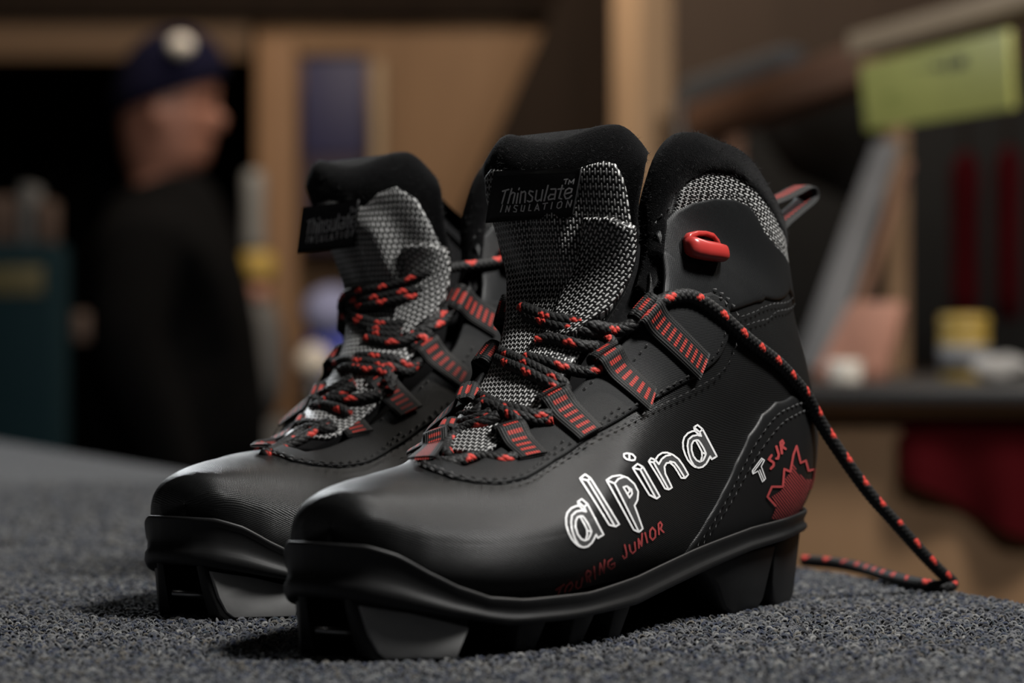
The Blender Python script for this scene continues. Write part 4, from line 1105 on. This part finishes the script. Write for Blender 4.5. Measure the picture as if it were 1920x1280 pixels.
# dark wall right of the post
st(bx('wall_right_back', (X(1150, WY)+.0, 5.2, FL), (4.2, 5.32, 1.95), wood('dark_brown_boards', (.030, .020, .014), (.055, .036, .025), .6), bev=0)).name = 'wall_middle'
# ------------------------------------------------------------------ display booth on the right
bo = empty('display_booth', (X(1700, 3.4), 3.4, FL), 'wooden display booth with dark inside behind the black counter', 'booth')
def beam(name, p0, p1, h, d, mat, parent, label=None):
    p0, p1 = Vector(p0), Vector(p1); t = (p1-p0).normalized(); s_ = t.cross(Vector((0, 0, 1)))
    s_ = s_.normalized() if s_.length > .01 else Vector((0, 1, 0)); up = s_.cross(t)
    V = []
    for p in (p0, p1):
        for a_, b_ in ((-1, -1), (1, -1), (1, 1), (-1, 1)): V.append(tuple(p+s_*d/2*a_+up*h/2*b_))
    F = [(0,1,2,3),(7,6,5,4)]+[(i,4+i,4+(i+1)%4,(i+1)%4) for i in range(4)]
    return bevel(mesh(name, V, F, mat, parent, smooth=False, label=label), .004)
beam('top_beam', at(1318, 232, 4.2), at(1660, 112, 3.32), .055, .06, M['redwood'], bo)
beam('corner_post', at(1362, 200, 4.2)+Vector((0, 0, 0)), Vector((at(1362, 200, 4.2).x, 4.2, FL)), .05, .05, M['redwood'], bo)
beam('inner_post', at(1680, 150, 3.7), Vector((at(1680, 300, 3.7).x, 3.7, FL)), .032, .032, M['panelwood'], bo)
quadslab('back_panel', [at(1385, 150, 4.4), at(2300, 100, 4.3), at(2300, 690, 4.3), at(1385, 690, 4.4)], .03, M['near_black'], bo)
quadslab('side_shade', [at(1400, 215, 4.15), at(1640, 165, 3.75), at(1640, 400, 3.75), at(1480, 330, 4.15)], .02, M['near_black'], bo)  # dark slab put in for the shade inside the booth
quadslab('shelf_edge', [at(1588, 62, 3.10), at(1990, -50, 2.6), at(1990, -2, 2.6), at(1588, 106, 3.10)], .05, M['pine_pale'], bo, label='pale front edge of the booth roof')
gs = quadslab('folded_sheet', [at(1272, 148, 4.35), at(1462, 84, 4.1), at(1466, 132, 4.1), at(1272, 238, 4.35)], .05, M['sheet'], None, .01)
tag(gs, 'grey folded sheet lying on the sloping booth beam', 'sheet')
gp_ = bx('grey_panel', (X(1268, 4.6), 4.6, Z(900, 4.6)), (X(1330, 4.6), 4.62, Z(180, 4.6)), M['greyboard'], None, .004)
gp_.name = 'upright_board'; tag(gp_, 'grey upright board between the bright post and the booth corner', 'board')
# yellow sign
sg = empty('sign', at(1750, 150, 3.0), 'yellow notice hanging from the pale edge of the booth roof', 'sign')
cs = [at(1612, 122, 3.08), at(1888, 56, 2.66), at(1896, 204, 2.66), at(1624, 246, 3.08)]
quadslab('sign_board', cs, .006, M['yellow'], sg, .001)
def onsign(a, b): return (cs[0]*(1-a)+cs[1]*a)*(1-b)+(cs[3]*(1-a)+cs[2]*a)*b
for i, (a0, a1, b0, b1) in enumerate([(.36, .44, .22, .40), (.45, .50, .24, .38), (.51, .58, .22, .38), (.60, .64, .20, .36), (.66, .74, .20, .36), (.16, .24, .52, .60), (.26, .40, .50, .56), (.16, .34, .66, .70), (.5, .78, .52, .56), (.5, .7, .66, .70)]):
    if i < 5: quadslab('sign_letter', [onsign(a0, b0)-Vector((0, .002, 0)), onsign(a1, b0)-Vector((0, .002, 0)), onsign(a1, b1)-Vector((0, .002, 0)), onsign(a0, b1)-Vector((0, .002, 0))], .001, M['ink'], sg, 0)
    else: quadslab('sign_line', [onsign(a0, b0)-Vector((0, .002, 0)), onsign(a1, b0)-Vector((0, .002, 0)), onsign(a1, b1)-Vector((0, .002, 0)), onsign(a0, b1)-Vector((0, .002, 0))], .001, plain('olive_ink', (.22, .24, .04), .7), sg, 0)
# dark red skis / jackets hanging inside
for i, (x0, x1, y0, y1, D) in enumerate([(1782, 1838, 285, 600, 3.9), (1866, 1915, 275, 600, 3.8), (1935, 1990, 285, 620, 3.8)]):
    o = empty('hanging_jacket', at((x0+x1)/2, y1, D), ['dark red jacket hanging in the booth, farthest left under the yellow sign', 'dark red jacket hanging in the booth below the right end of the sign', 'dark red jacket hanging at the right edge of the picture'][i], 'jacket', 'jackets hanging in the booth')
    V = []; F = []; k = 14
    for j, (hgt, wd) in enumerate([(0, .85), (.15, .95), (.4, .9), (.7, .95), (.86, 1.0), (.94, .8), (1, .25)]):
        zz = Z(y1, D)+(Z(y0, D)-Z(y1, D))*hgt; xm = X((x0+x1)/2, D); w_ = (X(x1, D)-X(x0, D))/2*wd
        for q in range(k):
            a_ = 2*math.pi*q/k; V.append((xm+w_*math.cos(a_)*(1+.08*math.sin(5*a_)), D+.03*math.sin(a_)*(1+.2*math.sin(4*a_+j)), zz))
    F = [(j*k+q, j*k+(q+1) % k, (j+1)*k+(q+1) % k, (j+1)*k+q) for j in range(6) for q in range(k)]+[tuple(range(k))[::-1], tuple(6*k+q for q in range(k))]
    mesh('jacket_body', V, F, M['darkred'], o)
    bx('hanger', (X((x0+x1)/2, D)-.004, D-.004, Z(y0, D)), (X((x0+x1)/2, D)+.004, D+.004, Z(y0, D)+.05), M['walnut'], o, .001)
# leaning boards
b1 = quadslab('leaning_board', [at(1640, 262, 3.45), at(1690, 262, 3.45), onC(1556, 3.22), onC(1486, 3.22)], .02, M['greyboard'], None, .004)
tag(b1, 'long grey board leaning diagonally under the yellow sign', 'board')
b1b = quadslab('leaning_plank', [at(1692, 300, 3.5), at(1712, 300, 3.5), onC(1582, 3.27), onC(1560, 3.27)], .02, M['redwood'], None, .004)
tag(b1b, 'thin brown plank leaning along the right side of the grey board', 'plank')
b2 = quadslab('salmon_board', [at(1592, 560, 3.1), at(1700, 560, 3.1), onC(1664, 2.98), onC(1526, 2.98)], .03, M['pink'], None, .008)
tag(b2, 'salmon pink slanted box lid standing on the black counter', 'board')
# counter
co = empty('counter', (.9, 3.0, FL), 'long wooden shop counter with black top at the right', 'counter')
bx('counter_top', (X(1380, 2.6), 2.6, CT-.018), (2.6, 3.62, CT), M['black'], co, .004)
bx('front_rail', (X(1380, 2.6), 2.63, Z(778, 2.63)), (2.6, 2.67, CT-.018), M['pine'], co, .004)
bx('shade_strip', (X(1380, 2.6), 2.70, Z(806, 2.7)), (2.6, 2.74, Z(778, 2.7)+.01), M['near_black'], co, .002)  # dark bar standing in for the shade under the front rail
bx('front_panel', (X(1380, 2.6), 2.66, FL+.02), (2.6, 2.69, Z(800, 2.66)), M['panelwood'], co, .004)
bx('end_panel', (X(1380, 2.6), 2.69, FL+.02), (X(1380, 2.6)+.03, 3.6, CT-.018), M['panelwood'], co, .004)
# dark red cloth draped on the counter front
nx_, nz_ = 40, 24; V = []
for j in range(nz_+1):
    for i in range(nx_+1):
        a_, b_ = i/nx_, j/nz_; px = 1690+a_*420; top = 800; bot = 900+ (120*math.sin(min(1, a_*1.15)*math.pi*.5)) - 8*math.sin(a_*9)
        D = 2.64-.012*math.sin(a_*16)*b_-.01; V.append((X(px, D), D, Z(top+(bot-top)*b_, D)))
n0 = len(V); V += [(x, y+.006, z) for x, y, z in V]
F = [(j*(nx_+1)+i, j*(nx_+1)+i+1, (j+1)*(nx_+1)+i+1, (j+1)*(nx_+1)+i) for j in range(nz_) for i in range(nx_)]; F += [tuple(n0+k for k in f)[::-1] for f in F]
rc = mesh('draped_cloth', V, F, M['darkred']); tag(rc, 'dark red cloth hanging over the wooden counter front', 'cloth')
# things on the counter
tb = empty('wax_tub', at(1808, 690, 2.95), 'yellow tub with grey label on the black counter', 'tub')
def lathe(name, prof, c, mat, parent, k=28, label=None, sx=1):
    V = [(c[0]+r_*math.cos(2*math.pi*j/k)*sx, c[1]+r_*math.sin(2*math.pi*j/k), c[2]+z_) for r_, z_ in prof for j in range(k)]
    F = [(i*k+j, i*k+(j+1) % k, (i+1)*k+(j+1) % k, (i+1)*k+j) for i in range(len(prof)-1) for j in range(k)]+[tuple(range(k))[::-1], tuple((len(prof)-1)*k+j for j in range(k))]
    return mesh(name, V, F, mat, parent, label=label)
c = (X(1808, 2.95), 2.95, CT)
lathe('tub_body', [(.024, 0), (.0255, .004), (.027, .052), (.0245, .060)], c, M['yellow2'], tb)
lathe('tub_lid', [(.0265, .058), (.0275, .060), (.0275, .070), (.025, .073), (.004, .074)], c, M['yellow2'], tb)
lathe('tub_label', [(.0262, .010), (.0278, .040)], c, M['greyboard'], tb, label='grey label')
wc_ = empty('white_cloth', at(1880, 700, 2.8), 'crumpled white cloth on the counter right of the yellow tub', 'cloth'); 
V = []; k = 26
for j in range(12):
    q = j/11*math.pi
    for i in range(k):
        p = 2*math.pi*i/k; rr = 1+.16*math.sin(3*p+2*q)+.1*math.sin(5*p-3*q); V.append((X(1880, 2.8)+.032*math.sin(q)*math.cos(p)*rr, 2.8+.025*math.sin(q)*math.sin(p)*rr, CT+.014+.014*-math.cos(q)*(1 if q < 1.57 else rr)))
F = [(j*k+i, j*k+(i+1) % k, (j+1)*k+(i+1) % k, (j+1)*k+i) for j in range(11) for i in range(k)]
mesh('cloth_folds', V, F, plain('white_cloth', (.28, .27, .26), .8), wc_)
wp = empty('paper_roll', at(1590, 695, 2.85), 'small white roll standing in front of the salmon board', 'roll')
lathe('roll_paper', [(.006, .0), (.016, 0), (.017, .004), (.017, .02), (.015, .024), (.006, .024)], (X(1585, 2.8), 2.8, CT), M['cream'], wp); lathe('roll_core', [(.0055, .0), (.006, .001), (.006, .025), (.0045, .0255)], (X(1585, 2.8), 2.8, CT), M['redwood'], wp)
# ------------------------------------------------------------------ left background
cb = empty('cabinet', (X(30, 4.4), 4.5, FL), 'teal cabinet at the left edge behind the man', 'cabinet')
bx('cabinet_body', (X(-220, 4.3), 4.3, FL), (X(104, 4.3), 4.44, Z(455, 4.3)), M['teal'], cb, .008)
bx('cabinet_door', (X(-90, 4.3), 4.285, FL+.1), (X(104, 4.3), 4.3, Z(475, 4.3)), M['teal'], cb, .004)
bx('cabinet_label', (X(-20, 4.3), 4.28, Z(552, 4.3)), (X(84, 4.3), 4.286, Z(500, 4.3)), plain('ochre_label', (.10, .085, .035), .7), cb, .001, label='dull yellow label')
for i, (x0, x1, y0, m_, lb) in enumerate([(-60, 30, 372, 'boxbrown', 'brown box on the teal cabinet, at the very left edge'), (36, 62, 350, 'greycloth', 'grey box on the teal cabinet, middle of three'), (66, 94, 378, 'boxbrown', 'small brown box on the teal cabinet, nearest the man')]):
    o = bx('storage_box', (X(x0, 4.33), 4.33, Z(455, 4.3)), (X(x1, 4.33), 4.42, Z(y0, 4.4)), M[m_], None, .004); tag(o, lb, 'box', 'boxes on the teal cabinet')
# things behind the man's back : bottle, blue bag, grey bag
WT = Z(820, 5.35)
wbn = empty('side_table', (X(560, 5.45), 5.45, FL), 'grey covered side table behind the boots, under the bottle and the blue bag', 'table')
bx('table_cover', (X(420, 5.35), 5.35, FL+.7), (X(700, 5.35), 5.75, Z(790, 5.35)), M['greycloth'], wbn, .03)
for xx in (430, 690):
    for yy in (5.38, 5.71): bx('table_leg', (X(xx, 5.35)-.02, yy-.02, FL), (X(xx, 5.35)+.02, yy+.02, FL+.72), M['walnut'], wbn, .004)
zt = Z(790, 5.35)+.002
gb = empty('grey_bag', (X(480, 5.45), 5.45, zt), 'dark grey soft bag on the side table under the bottle', 'bag')
def blob(name, c, rx, ry, rz, mat, parent, k=28, n=16, sq=.7, label=None):
    V = []
    for j in range(n+1):
        q = -math.pi/2+math.pi*j/n
        for i in range(k):
            p = 2*math.pi*i/k; cp, sp = math.cos(p), math.sin(p); cq, sq_ = math.cos(q), math.sin(q)
            f = lambda v: math.copysign(abs(v)**sq, v)
            V.append((c[0]+rx*f(cq)*f(cp), c[1]+ry*f(cq)*f(sp), c[2]+rz*f(sq_)*(1+.05*math.sin(3*p))))
    F = [(j*k+i, j*k+(i+1) % k, (j+1)*k+(i+1) % k, (j+1)*k+i) for j in range(n) for i in range(k)]
    return mesh(name, V, F, mat, parent, label=label)
hz = (Z(560, 5.45)-zt)
blob('bag_body', (X(478, 5.45), 5.47, zt+hz/2), .055, .10, hz/2, M['greycloth'], gb)
blob('bag_handle', (X(478, 5.45), 5.37, zt+hz*.45), .020, .012, .035, M['pink'], gb, label='pinkish patch on its front')
bt_ = empty('bottle', (X(480, 5.45), 5.45, zt+hz), 'tall pale bottle with yellow collar standing above the grey bag', 'bottle')
zb = zt+hz-.004
lathe('bottle_base', [(.020, 0), (.026, .004), (.028, .02), (.027, .035), (.024, .04)], (X(480, 5.45), 5.45, zb), M['pink'], bt_, label='pinkish lower band')
lathe('bottle_collar', [(.024, .038), (.038, .046), (.040, .06), (.038, .088), (.026, .10)], (X(482, 5.45), 5.45, zb), M['yellow2'], bt_, label='yellow middle')
lathe('bottle_neck', [(.022, .098), (.0235, .12), (.022, .19), (.0235, .24), (.019, .262), (.004, .268)], (X(476, 5.45), 5.45, zb), plain('grey_white_plastic', (.17, .17, .165), .5), bt_)
bg = empty('sports_bag', (X(620, 5.45), 5.45, zt), 'bright blue sports bag with pale top on the side table', 'bag')
hb = Z(560, 5.45)-zt
blob('bag_body', (X(628, 5.45), 5.53, zt+hb*.42), .075, .09, hb*.42, M['bluecloth'], bg, sq=.8)
blob('bag_top', (X(618, 5.45), 5.51, zt+hb*.88), .060, .08, hb*.22, M['paleblue'], bg, sq=.9)
bl = blob('wool_ball', (X(588, 5.35), 5.37, Z(680, 5.35)), .036, .036, .036, M['cream'], None, sq=1); tag(bl, 'cream coloured ball of wool in front of the blue bag', 'ball')
pdz = Z(718, 5.35); cu_ = lathe('bowl', [(.02, 0), (.026, .004), (.028, .01), (.036, pdz-zt), (.033, pdz-zt), (.024, .012), (.004, .01)], (X(588, 5.35), 5.37, zt), M['black'], None); tag(cu_, 'small dark stand holding the cream ball', 'stand')
# ------------------------------------------------------------------ carpeted bench
E0 = np.array([.186, .985]); Ee = np.array([-.389, .921]); Ee /= np.linalg.norm(Ee); En = np.array([Ee[1], -Ee[0]])
RAD = .022
def sheet(l, q):
    """l along the edge, q inwards over the carpet (0 at the start of the flat top)"""
    l = np.asarray(l, float); q = np.asarray(q, float)
    a = np.clip(-q/RAD, 0, math.pi/2); ext = np.maximum(-q-RAD*math.pi/2, 0)
    d = np.where(q >= 0, -q, RAD*np.sin(a)); z = np.where(q >= 0, 0, -RAD*(1-np.cos(a))-ext)
    xy = E0+np.outer(l, Ee)+(d-RAD)[:, None]*En
    nn = np.column_stack([En[0]*np.sin(a), En[1]*np.sin(a), np.cos(a)])
    return np.column_stack([xy, z]), nn
def carpet_mat(name, attr):
    t = NT(name)
    if attr:
        a = t.n('ShaderNodeAttribute'); a.attribute_name = 'tint'; nz = t.noise(900, 2)
        t.set(Base_Color=t.mix(t.m_('MULTIPLY', nz, .6), a.outputs['Color'], (.012, .012, .014)), Roughness=.85)
    else:
        nz = t.noise(420, 3, .65); nz2 = t.noise(160, 2, .6)
        c = t.mix(nz, (.004, .004, .006), (.05, .052, .056)); c = t.mix(t.m_('MULTIPLY', nz2, .5), c, (.014, .017, .028))
        t.set(Base_Color=c, Roughness=.95); t.bump(nz, .8, .002)
    t.b.inputs['Specular IOR Level'].default_value = .2; t.b.inputs['Sheen Weight'].default_value = .15
    return t.m
bench = empty('carpeted_bench', (-.3, 1.2, FL), 'bench covered in blue grey loop carpet carrying both boots', 'bench')
ql = np.concatenate([np.linspace(-.16, -.035, 3), np.linspace(-.0345, 0, 10), [.05, .3, .8, 1.5]]); ll = np.linspace(-1.1, 3.1, 30)
Lg, Qg = np.meshgrid(ll, ql, indexing='ij'); V, _ = sheet(Lg.ravel(), Qg.ravel()); nq = len(ql)
F = [(i*nq+j, i*nq+j+1, (i+1)*nq+j+1, (i+1)*nq+j) for i in range(len(ll)-1) for j in range(nq-1)]
mesh('carpet_backing', V, F, carpet_mat('carpet_ground', False), bench)
def bxo(name, l0, l1, d0, d1, z0, z1, mat, parent, bev=.004):
    P = [tuple(E0+Ee*l+En*d) for l, d in ((l0, d0), (l1, d0), (l1, d1), (l0, d1))]
    V = [(x, y, z0) for x, y in P]+[(x, y, z1) for x, y in P]; F = [(0,3,2,1),(4,5,6,7),(0,1,5,4),(1,2,6,5),(2,3,7,6),(3,0,4,7)]
    return bevel(mesh(name, V, F, mat, parent, smooth=False), bev)
bxo('bench_box', -1.09, 3.09, -1.5, -.006, FL, -.03, M['panelwood'], bench)
# loop pile
ls, qs = [], []
def scatter(l0, l1, q0, q1, p):
    a, b = np.meshgrid(np.arange(l0, l1, p), np.arange(q0, q1, p)); a = a.ravel(); b = b.ravel()
    a = a+rng.uniform(-.45, .45, len(a))*p; b = b+rng.uniform(-.45, .45, len(b))*p; return a, b
l_, q_ = scatter(-.55, 1.1, -.03, .72, .0024)
P, N = sheet(l_, q_)
vis = (P[:, 1] > .66) & (np.abs(P[:, 0]) < .20*P[:, 1]+.05) & (P[:, 1] < 1.75)
thin = (P[:, 1] < 1.22) | (rng.uniform(size=len(P)) < .5)
P, N = P[vis & thin], N[vis & thin]; n = len(P); far_ = P[:, 1] > 1.22
sz = rng.uniform(.8, 1.3, n)*np.where(far_, 1.5, 1.0)
az = rng.uniform(0, math.pi, n); T1 = np.cross(N, np.column_stack([np.cos(az), np.sin(az), np.zeros(n)])); T1 /= np.linalg.norm(T1, axis=1, keepdims=True)
Nt = N+rng.normal(0, .32, (n, 3)); Nt /= np.linalg.norm(Nt, axis=1, keepdims=True); Bb = np.cross(T1, Nt); Bb /= np.linalg.norm(Bb, axis=1, keepdims=True)
NSEG, NSD = 5, 3
V = np.zeros((n, NSEG+1, NSD, 3))
for i in range(NSEG+1):
    a = math.pi*(i/NSEG); r_ = .00108; tr = .00046*(1.0 if 0 < i < NSEG else .7)
    c = P+T1*(math.cos(a)*r_*sz)[:, None]+Nt*((math.sin(a)*r_*1.35*sz)[:, None]-.0004) if False else P+T1*(np.cos(a)*r_*sz)[:, None]+Nt*((np.sin(a)*r_*1.35*sz)-.0004)[:, None]
    rad = T1*np.cos(a)+Nt*np.sin(a)
    for j in range(NSD):
        b = 2*math.pi*j/NSD; V[:, i, j] = c+(rad*np.cos(b)+Bb*np.sin(b))*(tr*sz)[:, None]
V = V.reshape(-1, 3); per = (NSEG+1)*NSD
f0 = np.array([(i*NSD+j, i*NSD+(j+1) % NSD, (i+1)*NSD+(j+1) % NSD, (i+1)*NSD+j) for i in range(NSEG) for j in range(NSD)])
Fq = (f0[None]+(np.arange(n)*per)[:, None, None]).reshape(-1, 4)
me = bpy.data.meshes.new('loop_pile'); me.vertices.add(len(V)); me.vertices.foreach_set('co', V.astype(np.float32).ravel())
me.loops.add(Fq.size); me.loops.foreach_set('vertex_index', Fq.astype(np.int32).ravel()); me.polygons.add(len(Fq))
me.polygons.foreach_set('loop_start', np.arange(0, Fq.size, 4, dtype=np.int32)); me.polygons.foreach_set('loop_total', np.full(len(Fq), 4, dtype=np.int32))
me.update(calc_edges=True); me.shade_smooth()
pal = np.array([(.13, .135, .15), (.20, .205, .21), (.055, .065, .09), (.025, .038, .08), (.012, .013, .018), (.34, .34, .33), (.17, .155, .13), (.045, .065, .085)])  # yarn colours, extremes widened to imitate fibre highlights and shaded gaps
pi = rng.choice(len(pal), n, p=[.24, .18, .16, .13, .11, .07, .06, .05]); tint = .50*pal[pi]*rng.uniform(.75, 1.25, (n, 1))
tint = np.column_stack([tint, np.ones(n)]); at_c = me.attributes.new('tint', 'FLOAT_COLOR', 'POINT'); at_c.data.foreach_set('color', np.repeat(tint, per, axis=0).astype(np.float32).ravel())
me.materials.append(carpet_mat('carpet_yarn', True))
lp = bpy.data.objects.new('loop_pile', me); COL.objects.link(lp); lp.parent = bench; lp.matrix_parent_inverse = Matrix.Translation(-Vector(bench.location)); lp['kind'] = 'stuff'

# ------------------------------------------------------------------ the man behind
PD = 4.8; hx, hz0 = X(309, PD), Z(318, PD)     # head axis, chin height
man = empty('person', (X(300, PD), PD, FL), 'person in dark navy knit hat and black jacket standing in profile, facing right', 'person')
def skinned(name, nodes, edges, mat, parent, sub=2, extra=None, vox=None):
    me = bpy.data.meshes.new(name); me.from_pydata([x[0] for x in nodes], edges, []); o = bpy.data.objects.new(name, me); COL.objects.link(o)
    m = o.modifiers.new('skin', 'SKIN'); m.use_smooth_shade = True
    for i, x in enumerate(nodes):
        r_ = x[1]; me.skin_vertices[0].data[i].radius = r_ if isinstance(r_, tuple) else (r_, r_)
    me.skin_vertices[0].data[0].use_root = True
    o.modifiers.new('sub', 'SUBSURF').levels = sub
    dg = bpy.context.evaluated_depsgraph_get(); ev = o.evaluated_get(dg); m2 = bpy.data.meshes.new_from_object(ev)
    bpy.data.objects.remove(o)
    V = [tuple(v.co) for v in m2.vertices]; F = [tuple(p.vertices) for p in m2.polygons]
    if extra: V, F = join_mesh([(V, F)]+extra)
    o = mesh(name, V, F, mat, parent)
    if vox:
        md = o.modifiers.new('remesh', 'REMESH'); md.mode = 'VOXEL'; md.voxel_size = vox; md.use_smooth_shade = True
        sm = o.modifiers.new('smooth', 'SMOOTH'); sm.factor = .5; sm.iterations = 2
        dg = bpy.context.evaluated_depsgraph_get(); ev = o.evaluated_get(dg); m3 = bpy.data.meshes.new_from_object(ev); old = o.data
        o.modifiers.clear(); o.data = m3; m3.name = name
        bm = bmesh.new(); bm.from_mesh(m3); seen = set(); best = []
        for v0 in bm.verts:
            if v0 in seen: continue
            st_ = [v0]; seen.add(v0); comp = []
            while st_:
                v = st_.pop(); comp.append(v)
                for e in v.link_edges:
                    q = e.other_vert(v)
                    if q not in seen: seen.add(q); st_.append(q)
            if len(comp) > len(best): best = comp
        bs = set(best); bmesh.ops.delete(bm, geom=[v for v in bm.verts if v not in bs], context='VERTS'); bm.to_mesh(m3); bm.free(); m3.shade_smooth()
    return o
# head: horizontal slices from chin to crown, face towards +x
prof = [(-.035, .012, -.050, .046), (-.012, .050, -.062, .052), (.000, .070, -.068, .054), (.012, .080, -.074, .058), (.030, .083, -.080, .062), (.048, .084, -.085, .066), (.060, .080, -.088, .068),
        (.075, .086, -.091, .070), (.095, .086, -.094, .072), (.115, .080, -.096, .074), (.132, .086, -.098, .075), (.155, .087, -.099, .076), (.185, .078, -.095, .073), (.210, .058, -.082, .062), (.228, .030, -.058, .042), (.236, .002, -.030, .018)]
HV = []; k = 48; sc_ = .97
for z, xf, xb, hw in prof:
    xm = (xf+xb)/2*.6; 
    for i in range(k):
        p = 2*math.pi*i/k-math.pi; cp, sp = math.cos(p), math.sin(p)
        rx = (xf-xm) if cp > 0 else (xm-xb); x = xm+rx*math.copysign(abs(cp)**.9, cp); y = hw*math.copysign(abs(sp)**.9, sp)
        nose = math.exp(-((z-.084)/.017)**2)*.026+math.exp(-((z-.108)/.018)**2)*.010
        x += nose*math.exp(-(p/.17)**2)
        lips = math.exp(-((z-.044)/.010)**2)*.006; x += lips*math.exp(-(p/.35)**2)
        eye = math.exp(-((z-.114)/.011)**2)*.009; x -= eye*(math.exp(-((abs(p)-.42)/.17)**2))
        ear = math.exp(-((z-.092)/.026)**2)*.016*math.exp(-((abs(p)-1.65)/.12)**2); y += math.copysign(ear, sp)
        HV.append((hx+x*sc_+.10*(z-.03), PD+y*sc_, hz0+z*sc_))
HF = [(j*k+i, j*k+(i+1) % k, (j+1)*k+(i+1) % k, (j+1)*k+i) for j in range(len(prof)-1) for i in range(k)]+[tuple(range(k))[::-1], tuple((len(prof)-1)*k+i for i in range(k))]
bxm = X(300, PD)
def zz(h): return FL+h
sh = hz0-.085-FL   # shoulder height
nodes = [((bxm-.02, PD, zz(.92)), (.13, .15)), ((bxm-.03, PD, zz(1.10)), (.12, .14)), ((bxm-.025, PD, zz(sh-.06)), (.13, .16)), ((bxm+.0, PD, zz(sh+.0)), (.075, .09)), ((hx-.015, PD, hz0-.03), .052), ((hx-.005, PD, hz0+.05), .05)]
edges = [(0, 1), (1, 2), (2, 3), (3, 4), (4, 5)]
def limb(start, chain):
    prev = start
    for c_, r_ in chain:
        nodes.append((c_, r_)); edges.append((prev, len(nodes)-1)); prev = len(nodes)-1
    return prev
for s_ in (-1, 1):
    w_ = limb(2, [((bxm-.01, PD+s_*.17, zz(sh-.05)), .052), ((bxm-.03, PD+s_*.215, zz(1.10)), .042), ((bxm+.06, PD+s_*.21, zz(.88)), .030), ((bxm+.085, PD+s_*.205, zz(.83)), (.034, .018))])
    for q, (dy, ln) in enumerate([(-.027, .065), (-.010, .078), (.008, .074), (.025, .060)]):
        b_ = nodes[w_][0]; limb(w_, [((b_[0]+.018, b_[1]+dy*.8, b_[2]-.035), .009), ((b_[0]+.026, b_[1]+dy, b_[2]-.035-ln*.55), .0082), ((b_[0]+.020, b_[1]+dy, b_[2]-.035-ln), .0072)])
    b_ = nodes[w_][0]; limb(w_, [((b_[0]+.035, b_[1]-s_*.028, b_[2]-.015), .010), ((b_[0]+.052, b_[1]-s_*.032, b_[2]-.045), .0085)])
    limb(0, [((bxm-.02, PD+s_*.095, zz(.80)), .085), ((bxm+.01, PD+s_*.10, zz(.48)), .058), ((bxm-.02, PD+s_*.10, zz(.12)), .042), ((bxm-.02, PD+s_*.10, zz(.05)), .042), ((bxm+.12, PD+s_*.11, zz(.035)), .030)])
skinned('body', nodes, edges, M['skin'], man, 2, [(HV, HF)], .0048)
# jacket
nodes = [((bxm+.03, PD, zz(.80)), (.215, .205)), ((bxm+.01, PD, zz(1.02)), (.19, .195)), ((bxm-.02, PD, zz(sh-.07)), (.165, .20)), ((bxm+.01, PD, zz(sh+.03)), (.105, .12)), ((hx-.02, PD, hz0-.012), (.082, .084))]
edges = [(0, 1), (1, 2), (2, 3), (3, 4)]
for s_ in (-1, 1): limb(2, [((bxm-.01, PD+s_*.185, zz(sh-.06)), .085), ((bxm-.03, PD+s_*.235, zz(1.10)), .072), ((bxm+.06, PD+s_*.225, zz(.885)), .056), ((bxm+.068, PD+s_*.222, zz(.865)), .056)])
skinned('jacket', nodes, edges, M['jacket'], man, 2, None, .012)
em = bx('sleeve_badge', (X(140, 4.5), PD-.318, Z(640, 4.5)), (X(168, 4.5), PD-.300, Z(585, 4.5)), plain('brown_badge', (.10, .065, .05), .7), man, .003, label='small pale badge on the sleeve')
nodes = [((bxm-.02, PD, zz(.92)), (.15, .17))]; edges = []
for s_ in (-1, 1): limb(0, [((bxm-.02, PD+s_*.10, zz(.76)), .105), ((bxm+.01, PD+s_*.105, zz(.46)), .082), ((bxm-.02, PD+s_*.105, zz(.10)), .072)])
skinned('trousers', nodes, edges, M['trouser'], man, 2, None, .014)
for s_ in (-1, 1):
    nodes = [((bxm-.06, PD+s_*.105, FL+.045), .042), ((bxm-.0, PD+s_*.105, FL+.06), .050), ((bxm+.09, PD+s_*.11, FL+.042), .045), ((bxm+.16, PD+s_*.115, FL+.035), .034)]
    skinned('shoe', nodes, [(0, 1), (1, 2), (2, 3)], M['black'], man, 2)
# knit hat
V = []; kk = 44
hp_ = [(.118, .094, -.106, .082), (.124, .101, -.112, .088), (.150, .101, -.113, .089), (.156, .099, -.111, .087), (.185, .091, -.106, .083), (.212, .074, -.092, .070), (.234, .050, -.070, .050), (.247, .024, -.044, .026), (.251, .0, -.02, .008)]
for z, xf, xb, hw in hp_:
    xm = (xf+xb)/2*.6
    for i in range(kk):
        p = 2*math.pi*i/kk; cp, sp = math.cos(p), math.sin(p); rx = (xf-xm) if cp > 0 else (xm-xb); rib = 1+.008*math.sin(22*p)
        x = (xm+rx*cp*rib); y = hw*sp*rib; tz = z+.34*x*(1-(z-.118)/.2)+.012
        V.append((hx+x*sc_+.10*(z-.03), PD+y*sc_, hz0+tz*sc_))
F = [(j*kk+i, j*kk+(i+1) % kk, (j+1)*kk+(i+1) % kk, (j+1)*kk+i) for j in range(len(hp_)-1) for i in range(kk)]+[tuple((len(hp_)-1)*kk+i for i in range(kk))]
ht = mesh('knit_hat', V, F, M['darkblue'], man)
bl2 = blob('hat_blob', (X(336, 4.7), 4.715, Z(86, 4.715)), .023, .018, .019, M['cream'], ht, sq=.95, label='pale round blob near the top of the hat')  # pale blob set on the front of the hat
# lamp added out of view to light the man's face
area('unseen_light', (X(900, PD), PD-.45, 1.35), (hx, PD, hz0+.05), .2, 1.3, (1, .9, .85))
